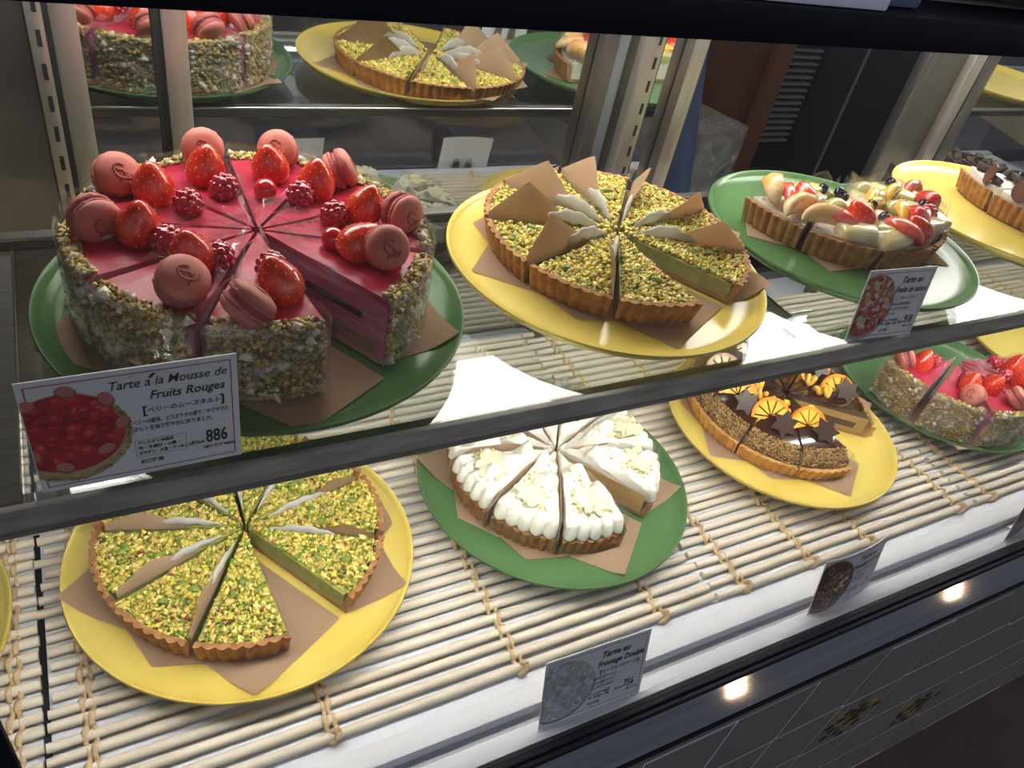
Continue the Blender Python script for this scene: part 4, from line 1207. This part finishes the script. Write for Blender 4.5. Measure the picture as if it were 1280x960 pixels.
def photo_print(kind, w, h):
    """flat print of the whole cake, cut by the card's left edge"""
    g = np.random.default_rng(len(kind))
    mb = MB(); xm = -w / 2 + 0.0006
    cx, cz, r = -w / 2 + 0.017 * w / 0.1, h * 0.47, h * 0.40
    def inside(q): return math.sqrt(g.random()) * q, g.uniform(0, 2 * PI)
    if kind == 'mousse':
        disc(mb, cx, cz, r, (0.50, 0.40, 0.17), xm, 40, 1.0); disc(mb, cx, cz + r * 0.1, r * 0.90, (0.42, 0.02, 0.04), xm, 40, 0.98, -0.00005)
        for i in range(170):
            a = g.uniform(-2.2, 0.6); q = r * g.uniform(0.90, 1.0)
            disc(mb, cx + q * math.cos(a), cz + q * math.sin(a), r * 0.035, np.array((0.56, 0.45, 0.22)) * g.uniform(0.6, 1.3), xm, 6, 1, -0.0001)
        for i in range(60):
            q, a = inside(r * 0.80)
            disc(mb, cx + q * math.cos(a), cz + r * 0.1 + q * math.sin(a), r * g.uniform(0.10, 0.15), [(0.36, 0.01, 0.02), (0.62, 0.03, 0.03), (0.52, 0.02, 0.03), (0.30, 0.01, 0.03)][i % 4], xm, 14, 0.95, -0.00015 - i * 2e-6)
            disc(mb, cx + q * math.cos(a) - r * 0.02, cz + r * 0.13 + q * math.sin(a), r * 0.06, [(0.50, 0.04, 0.04), (0.75, 0.12, 0.10), (0.66, 0.07, 0.07), (0.45, 0.03, 0.05)][i % 4], xm, 10, 0.8, -0.000151 - i * 2e-6)
        for a, rr in ((-1.75, 0.80), (-0.75, 0.74), (0.05, 0.86), (0.75, 0.92), (1.45, 0.90), (2.2, 0.86), (-2.5, 0.7)):
            disc(mb, cx + r * rr * math.cos(a), cz + r * 0.12 + r * rr * math.sin(a), r * 0.17, (0.36, 0.07, 0.07), xm, 16, 0.72, -0.0003, a + 1.2)
            disc(mb, cx + r * rr * math.cos(a), cz + r * 0.15 + r * rr * math.sin(a), r * 0.145, (0.55, 0.20, 0.18), xm, 16, 0.72, -0.00032, a + 1.2)
    elif kind == 'fruit':
        disc(mb, cx, cz, r * 1.05, (0.40, 0.33, 0.42), xm, 40, 1.12); disc(mb, cx, cz + r * 0.06, r, (0.42, 0.12, 0.08), xm, 40, 1.1, -0.00005)
        for i in range(110):
            q, a = inside(r * 0.92)
            c = [(0.45, 0.03, 0.03), (0.62, 0.55, 0.40), (0.55, 0.48, 0.28), (0.40, 0.05, 0.05), (0.60, 0.30, 0.08), (0.66, 0.60, 0.55), (0.10, 0.02, 0.04)][i % 7]
            disc(mb, cx + q * math.cos(a), cz + r * 0.06 + q * math.sin(a) * 1.1, r * g.uniform(0.07, 0.15), c, xm, 10, g.uniform(0.4, 1), -0.0001 - i * 1e-6, g.uniform(0, 3))
    elif kind == 'cream':
        disc(mb, cx, cz, r * 1.12, (0.16, 0.13, 0.14), xm, 44, 1.0); disc(mb, cx, cz + r * 0.05, r * 1.10, (0.50, 0.52, 0.54), xm, 40, 1.0, -0.00005)
        for i in range(130):
            q, a = inside(r * 1.0)
            disc(mb, cx + q * math.cos(a), cz + r * 0.05 + q * math.sin(a), r * g.uniform(0.06, 0.14), np.array([(0.62, 0.64, 0.66), (0.36, 0.38, 0.40), (0.50, 0.50, 0.40), (0.74, 0.75, 0.76)][i % 4]), xm, 9, g.uniform(0.5, 1), -0.0001 - i * 1e-6, g.uniform(0, 3))
    elif kind == 'chocolate':
        disc(mb, cx, cz, r * 1.1, (0.24, 0.12, 0.06), xm, 40, 1.1); disc(mb, cx, cz + r * 0.08, r, (0.05, 0.022, 0.015), xm, 40, 1.05, -0.00005)
        for i in range(26):
            q, a = inside(r * 0.8)
            x, z = cx + q * math.cos(a), cz + r * 0.08 + q * math.sin(a)
            disc(mb, x, z, r * 0.20, (0.42, 0.20, 0.06), xm, 14, 0.7, -0.0001 - i * 4e-6, a); disc(mb, x, z, r * 0.13, (0.09, 0.04, 0.02), xm, 12, 0.7, -0.000102 - i * 4e-6, a)
    else:
        disc(mb, cx, cz, r * 1.1, (0.13, 0.02, 0.02), xm, 40, 1.2)
        for i in range(60):
            q, a = inside(r)
            disc(mb, cx + q * math.cos(a), cz + q * math.sin(a) * 1.1, r * 0.13, [(0.20, 0.03, 0.03), (0.10, 0.02, 0.02)][i % 2], xm, 10, 0.9, -0.0001 - i * 1e-6)
    return mb
def frame_mesh(w, h, m):
    mb = MB(); d, t, y = 0.0032, 0.0006, -0.00055
    for (x0, x1, z0, z1) in ((-w / 2 + d, w / 2 - d, d, d + t), (-w / 2 + d, w / 2 - d, h - d - t, h - d), (-w / 2 + d, -w / 2 + d + t, d, h - d), (w / 2 - d - t, w / 2 - d, d, h - d)):
        n = 10
        xs = np.linspace(x0, x1, n)
        for a, b in zip(xs[:-1], xs[1:]):
            mb.add([(a, y, z0), (b, y, z0), (b, y, z1), (a, y, z1)], [(0, 1, 2, 3)])
    return mb.mesh('red_border', m, False)
def price_card(kind, pos, w, h, yaw, tilt, texts, label, bend=0.0):
    o = empty('price_card', pos, 0, label, 'price card')
    o.rotation_euler = (-tilt, 0, yaw)
    def bent(me):
        if bend:
            V = np.empty(len(me.vertices) * 3); me.vertices.foreach_get('co', V); V = V.reshape(-1, 3)
            V[:, 1] += bend * (V[:, 0] / (w / 2)) ** 2
            me.vertices.foreach_set('co', V.ravel()); me.update()
        return me
    n = 12; mb = MB()
    xs = np.linspace(-w / 2, w / 2, n + 1)
    for a, b in zip(xs[:-1], xs[1:]): mb.add(*box(a, b, -0.0004, 0.0004, 0, h))
    link('card', bent(mb.mesh('card', M['card'], False)), o)
    link('cake_photo', bent(_photo(kind, w, h)), o)
    link('red_border', bent(frame_mesh(w, h, M['red_ink'])), o)
    for (s, fx, fz, size, shear, align, bold, ink, sx) in texts:
        me = text_mesh(s, size * h, M[ink], shear, align, bold * h, sx)
        V = np.empty(len(me.vertices) * 3); me.vertices.foreach_get('co', V); V = V.reshape(-1, 3)
        V += np.array((fx * w, -0.0009, fz * h)); me.vertices.foreach_set('co', V.ravel())
        link('lettering', bent(me), o)
    # steel clip behind
    mb = MB()
    mb.add(*bevel_box(-0.022, 0.022, 0.0006, 0.016, 0, 0.002, 0.0006, 1))
    for x in (-0.013, 0.013):
        V = [(x - 0.008, 0.0012, 0.001), (x + 0.008, 0.0012, 0.001), (x + 0.005, 0.0012, 0.026), (x - 0.005, 0.0012, 0.026)]
        V += [(a, b + 0.0012, c) for a, b, c in V]
        mb.add(V, [(0, 1, 2, 3), (7, 6, 5, 4), (0, 4, 5, 1), (1, 5, 6, 2), (2, 6, 7, 3), (3, 7, 4, 0)])
    link('steel_clip', mb.mesh('steel_clip', M['steel'], True, 30), o)
    return o
def _photo(kind, w, h):
    q = photo_print(kind, w, h)
    q.v = [v + np.array((0, -0.00056, 0)) for v in q.v]
    return q.mesh('cake_photo', M['print'], False, colour=True)
A_TXT = [
    ('Tarte a la Mousse de', 0.445, 0.835, 0.108, 0.28, 'RIGHT', 0.0004, 'ink', 0.84), ("'", 0.030, 0.848, 0.12, 0.7, 'LEFT', 0.004, 'ink', 1.3), ('Fruits Rouges', 0.43, 0.710, 0.108, 0.28, 'RIGHT', 0.0012, 'ink', 0.84),
    ('タルト', -0.02, 0.925, 0.022, 0, 'LEFT', 0, 'grey_ink', 1), ('ア　ラ', 0.115, 0.925, 0.022, 0, 'LEFT', 0, 'grey_ink', 1), ('ムース', 0.27, 0.925, 0.022, 0, 'LEFT', 0, 'grey_ink', 1), ('ドゥ', 0.405, 0.93, 0.022, 0, 'LEFT', 0, 'grey_ink', 1),
    ('[', 0.020, 0.585, 0.10, 0, 'LEFT', 0.002, 'ink', 1), ('ベリーのムースタルト', 0.225, 0.592, 0.058, 0.12, 'CENTER', 0.0006, 'ink', 0.85), (']', 0.405, 0.585, 0.10, 0, 'LEFT', 0.002, 'ink', 1),
    ('ベリーの酸味、ピスタチオの香り、サクサクの', -0.035, 0.495, 0.050, 0.10, 'LEFT', 0.0006, 'ink', 0.62), ('タルト生地で軽やかに彩りました。', -0.035, 0.430, 0.050, 0.10, 'LEFT', 0.0006, 'ink', 0.70),
    ('アレルゲン28品目', -0.025, 0.300, 0.034, 0, 'LEFT', 0.0008, 'ink', 0.9), ('卵・乳成分・小麦・', -0.025, 0.250, 0.036, 0, 'LEFT', 0.0012, 'ink', 0.9), ('ゼラチン・大豆・アーモンド', -0.025, 0.200, 0.036, 0, 'LEFT', 0.0012, 'ink', 0.78),
    ('お酒使用', -0.025, 0.110, 0.042, 0, 'LEFT', 0.0010, 'ink', 0.95), ('税込¥', 0.305, 0.205, 0.040, 0, 'RIGHT', 0.001, 'ink', 0.9), ('886', 0.315, 0.205, 0.175, 0, 'LEFT', 0.003, 'ink', 0.60), ('(本体価格 ¥820)', 0.465, 0.145, 0.034, 0, 'RIGHT', 0.001, 'ink', 0.95)]
cardA = price_card('mousse', (0.007, 0.3440, 1.0505), 0.1035, 0.0760, R(0.7), R(0.5), A_TXT, 'large price card reading 886, leaning at the shelf front before the mousse cake')
mb = MB()
bx = 0.0760
mb = MB()
for (x0, x1, z0, z1) in ((-0.0040, 0.0225, 0.335 * bx, 0.339 * bx), (-0.0040, 0.0225, 0.175 * bx, 0.179 * bx), (-0.0040, -0.0037, 0.175 * bx, 0.339 * bx), (0.0222, 0.0225, 0.175 * bx, 0.339 * bx)):
    mb.add([(x0, -0.0007, z0), (x1, -0.0007, z0), (x1, -0.0007, z1), (x0, -0.0007, z1)], [(0, 1, 2, 3)])
link('allergen_box', mb.mesh('allergen_box', M['grey_ink'], False), cardA)
def small_text(l1, l2, jp, price, body):
    T = [(l1, 0.02, 0.80, 0.125, 0.28, 'LEFT', 0.0025, 'ink', 0.9), (l2, 0.455, 0.665, 0.115, 0.28, 'RIGHT', 0.0025, 'ink', 0.80),
         ('[', 0.035, 0.555, 0.085, 0, 'LEFT', 0, 'ink', 1), (jp, 0.225, 0.56, 0.062, 0.1, 'CENTER', 0.001, 'ink', 0.85), (']', 0.40, 0.555, 0.085, 0, 'LEFT', 0, 'ink', 1)]
    for i, b in enumerate(body): T.append((b, -0.03, 0.475 - 0.07 * i, 0.052, 0.1, 'LEFT', 0.0006, 'ink', 0.62))
    T += [('アレルゲン28品目', -0.045, 0.245, 0.042, 0, 'LEFT', 0.0012, 'ink', 0.85), ('卵・乳成分・小麦', -0.045, 0.190, 0.044, 0, 'LEFT', 0.0016, 'ink', 0.8), ('お酒使用', -0.045, 0.10, 0.044, 0, 'LEFT', 0.0012, 'ink', 0.9),
          ('税込¥', 0.29, 0.20, 0.045, 0, 'RIGHT', 0.001, 'ink', 0.9), (price, 0.30, 0.20, 0.16, 0, 'LEFT', 0.003, 'ink', 0.62), ('(本体価格)', 0.455, 0.135, 0.040, 0, 'RIGHT', 0.001, 'ink', 0.9)]
    return T
price_card('fruit', (0.632, 0.3452, 1.0450), 0.084, 0.0695, R(-4), R(9), small_text('Tarte au', 'Fruits de saison', 'フルーツタルト', '918', ('彩りゆたかな季節の果物を', 'たっぷりとのせて焼きあげた', 'タルトです。')), 'price card reading 918 at the shelf front before the fruit tart')
price_card('cream', (0.323, 0.2315, 0.7672), 0.105, 0.0765, R(-1.4), R(14), small_text('Tarte au', 'Fromage Double', 'ドゥーブルフロマージュ', '756', ('なめらかなクリームと', 'レモンの香りのタルト', 'ふんわり軽い口あたり')), 'price card with a white tart photo, reading 756, behind the front glass')
price_card('chocolate', (0.648, 0.2345, 0.7672), 0.100, 0.0740, R(3), R(11), small_text('Tarte au', "Chocolat d'Orange", 'ショコラオランジュ', '756', ('ほろ苦いチョコレートと', 'オレンジの香りのタルト')), 'bent price card with a dark chocolate tart photo behind the front glass', 0.005)
price_card('dark', (0.985, 0.2345, 0.7672), 0.100, 0.0740, R(4), R(8), small_text('Tarte', 'Fruits Rouges', 'ベリーのタルト', '886', ('ベリーの酸味',)), 'price card with a dark red photo cut off at the right edge')
link('card_holder', MB().add(*bevel_box(-0.056, 0.030, -0.0018, 0.0048, 0, 0.0086, 0.0006, 1)).mesh('card_holder', M['acrylic']), None, (0.007, 0.3440, 1.0417), label='clear acrylic strip on the shelf trim holding up the large 886 card', cat='holder')
link('card_holder', MB().add(*bevel_box(-0.030, 0.030, -0.0018, 0.0048, 0, 0.0031, 0.0006, 1)).mesh('card_holder', M['acrylic']), None, (0.632, 0.3452, 1.0417), label='low clear acrylic strip on the shelf trim holding up the 918 card', cat='holder')
# clear holder left of the fruit tart card
link('card_holder', MB().add(*bevel_box(-0.014, 0.014, -0.009, 0.012, 0, 0.002, 0.0006, 1)).add(*bevel_box(-0.014, 0.014, 0.010, 0.012, 0.002, 0.016, 0.0006, 1)).mesh('card_holder', M['acrylic']), None, (0.566, 0.376, SHELF_TOP + 0.0002), label='small clear acrylic holder beside the fruit tart card', cat='holder')

# ------------------------------------------------------------------ things seen through the rear opening
ct = link('work_counter', MB().add(*bevel_box(0.60, 1.20, 0.96, 1.34, 0.79, 0.822, 0.003)).add(*box(0.62, 1.18, 0.98, 1.32, FLOOR, 0.79)).mesh('work_counter', M['steel_dark']), label='steel work counter behind the rear opening, under the wrapped box', cat='counter')
nv = MB()
V = []
for d in (0, 0.004):
    for t in np.linspace(0, 1, 25):
        for z, xr in ((FLOOR + 0.005, 0.925), (0.85, 0.908), (1.12, 0.838), (1.75, 0.810)):
            V.append((0.690 + (xr - 0.690) * t, 0.905 + 0.008 * math.sin(t * 14) + d, z))
F = []
for i in range(24):
    for q in range(3):
        f = (4 * i + q, 4 * i + 4 + q, 4 * i + 5 + q, 4 * i + 1 + q); F += [f, tuple(reversed([v + 100 for v in f]))]
link('navy_apron', nv.add(V, F).mesh('navy_apron', M['navy'], True, 180), label='navy blue apron-like clothing just right of the pale post', cat='cloth')  # apron-like navy clothing, modelled as one wavy sheet
wd = empty('wooden_door', (1.42, 1.48, FLOOR), 0, 'brown wooden door in the dark kitchen behind the opening', 'door')
link('door_leaf', MB().add(*bevel_box(-0.20, 0.145, 0, 0.04, 0.0, 2.0, 0.003)).mesh('door_leaf', M['wood']), wd)
link('door_frame', MB().add(*bevel_box(0.145, 0.20, -0.02, 0.05, 0.0, 2.05, 0.003)).mesh('door_frame', M['wood_edge']), wd, label='lighter wooden frame')
fr = empty('black_refrigerator', (1.945, 1.55, FLOOR), 0, 'black double door refrigerator with side grille behind the opening', 'refrigerator')
link('body', MB().add(*bevel_box(-0.26, 1.10, 0.02, 0.55, 0.02, 1.9, 0.004)).mesh('body', M['blackbox']), fr)
for x0, x1 in ((-0.10, 0.050), (0.060, 0.62), (0.63, 1.08)):
    link('door', MB().add(*bevel_box(x0, x1, 0.0, 0.02, 0.1, 1.85, 0.003)).mesh('door', M['blackbox']), fr)
link('edge_strip', MB().add(*box(0.050, 0.060, -0.003, 0.012, 0.1, 1.85)).mesh('edge_strip', M['grey_line'], False), fr)
link('edge_strip', MB().add(*box(-0.262, -0.254, 0.0, 0.02, 0.1, 1.85)).mesh('edge_strip', M['grey_line'], False), fr)
lv = MB().add(*box(-0.245, -0.115, 0.004, 0.02, 0, 0.006)).mesh('louver', M['grey_line'], False)
for k in range(40): link('louver', lv, fr, (0, 0, 0.55 + 0.018 * k))
link('handle', MB().add(*bevel_box(-0.045, 0.015, -0.012, 0.0, 0.875, 0.883, 0.002)).mesh('handle', M['grey_line']), fr)
link('label_patch', MB().add(*box(-0.085, -0.055, -0.002, 0.001, 0.84, 0.86)).mesh('label_patch', M['red_led'], False), fr)
pb = empty('wrapped_box', (1.02, 1.07, 0.822), R(14), 'clear crinkled plastic wrapped box on the work counter', 'box')
def crinkled(sx, sy, sz, seed):
    g = np.random.default_rng(seed)
    mb = MB(); n = 9
    for face in range(5):
        V = []
        for i in range(n + 1):
            for j in range(n + 1):
                u, v = i / n * 2 - 1, j / n * 2 - 1
                p = {0: (u * sx, -sy, (v + 1) / 2 * sz), 1: (u * sx, sy, (v + 1) / 2 * sz), 2: (-sx, u * sy, (v + 1) / 2 * sz), 3: (sx, u * sy, (v + 1) / 2 * sz), 4: (u * sx, v * sy, sz)}[face]
                inner = abs(u) < 0.99 and abs(v) < 0.99
                V.append(tuple(np.array(p) + (g.normal(size=3) * 0.004 if inner else 0)))
        F = [(i * (n + 1) + j, (i + 1) * (n + 1) + j, (i + 1) * (n + 1) + j + 1, i * (n + 1) + j + 1) for i in range(n) for j in range(n)]
        mb.add(V, F)
    return mb
link('plastic_wrap', crinkled(0.070, 0.058, 0.130, 3).mesh('plastic_wrap', M['plastic'], False), pb)
link('carton', MB().add(*bevel_box(-0.065, 0.065, -0.05, 0.05, 0.0, 0.10, 0.002)).mesh('carton', mat('grey_carton', (0.10, 0.10, 0.10), 0.6)), pb)

# ------------------------------------------------------------------ things on top of the case
link('paper_stack', MB().add(*bevel_box(0.02, 0.268, 0.2075, 0.42, 1.3527, 1.3645, 0.001)).mesh('paper_stack', M['white_sheet']), label='white paper stack lying on top of the case, upper right', cat='paper')
link('blue_box', MB().add(*bevel_box(0.274, 0.294, 0.214, 0.33, 1.3527, 1.372, 0.002)).mesh('blue_box', M['blue_grey']), label='small blue grey box beside the paper stack on top of the case', cat='box')
link('brown_loaf', MB().add(*sphere(0.05, 20, 12, 2.2, 0.9, 0.55)).mesh('brown_loaf', M['bread'], True, 180), None, (0.408, 0.255, 1.3795), label='brown loaf lying on top of the case at the right corner', cat='bread')

# unseen fill light added to brighten the kitchen, and the cake seen only in the rear glass at the far right
kl = empty('kitchen_fill_light', (1.3, 1.25, 2.70), 0, 'unseen fill light added to brighten the kitchen behind the case', 'light')
link('diffuser', MB().add(*box(-0.6, 0.6, -0.1, 0.1, -0.03, 0.0)).mesh('diffuser', light_mat('kitchen_fill_glow', (1.0, 0.86, 0.68, 1), 11.0), False), kl)
cc = empty('cookie_cream_cake', (1.90, 0.475, MAT_TOP + 0.0152), 0, 'white cream cake strewn with dark cookie chunks, beyond the right edge', 'cake')
link('cream', MB().add(*lathe([(0, 0.040), (0.09, 0.040), (0.108, 0.036), (0.113, 0.028), (0.113, 0.003), (0.110, 0), (0, 0)], 48)).mesh('cream', M['cream'], True, 50), cc)
for q in range(46):
    a = q * 2.4; r = 0.105 * math.sqrt((q + 0.5) / 46)
    link('cookie_chunk', nut_me[q % 2], cc, (r * math.cos(a), r * math.sin(a), 0.043), (rng.uniform(-.5, .5), rng.uniform(-.5, .5), rng.uniform(0, 6)), (1.5, 1.5, 1.4))
plate('green', 1.90, 0.475, MAT_TOP, 'green plate under the cookie cream cake beyond the right edge')
plate('yellow', 1.74, 0.500, SHELF_TOP, 'yellow plate beyond the right edge, seen in the rear glass')
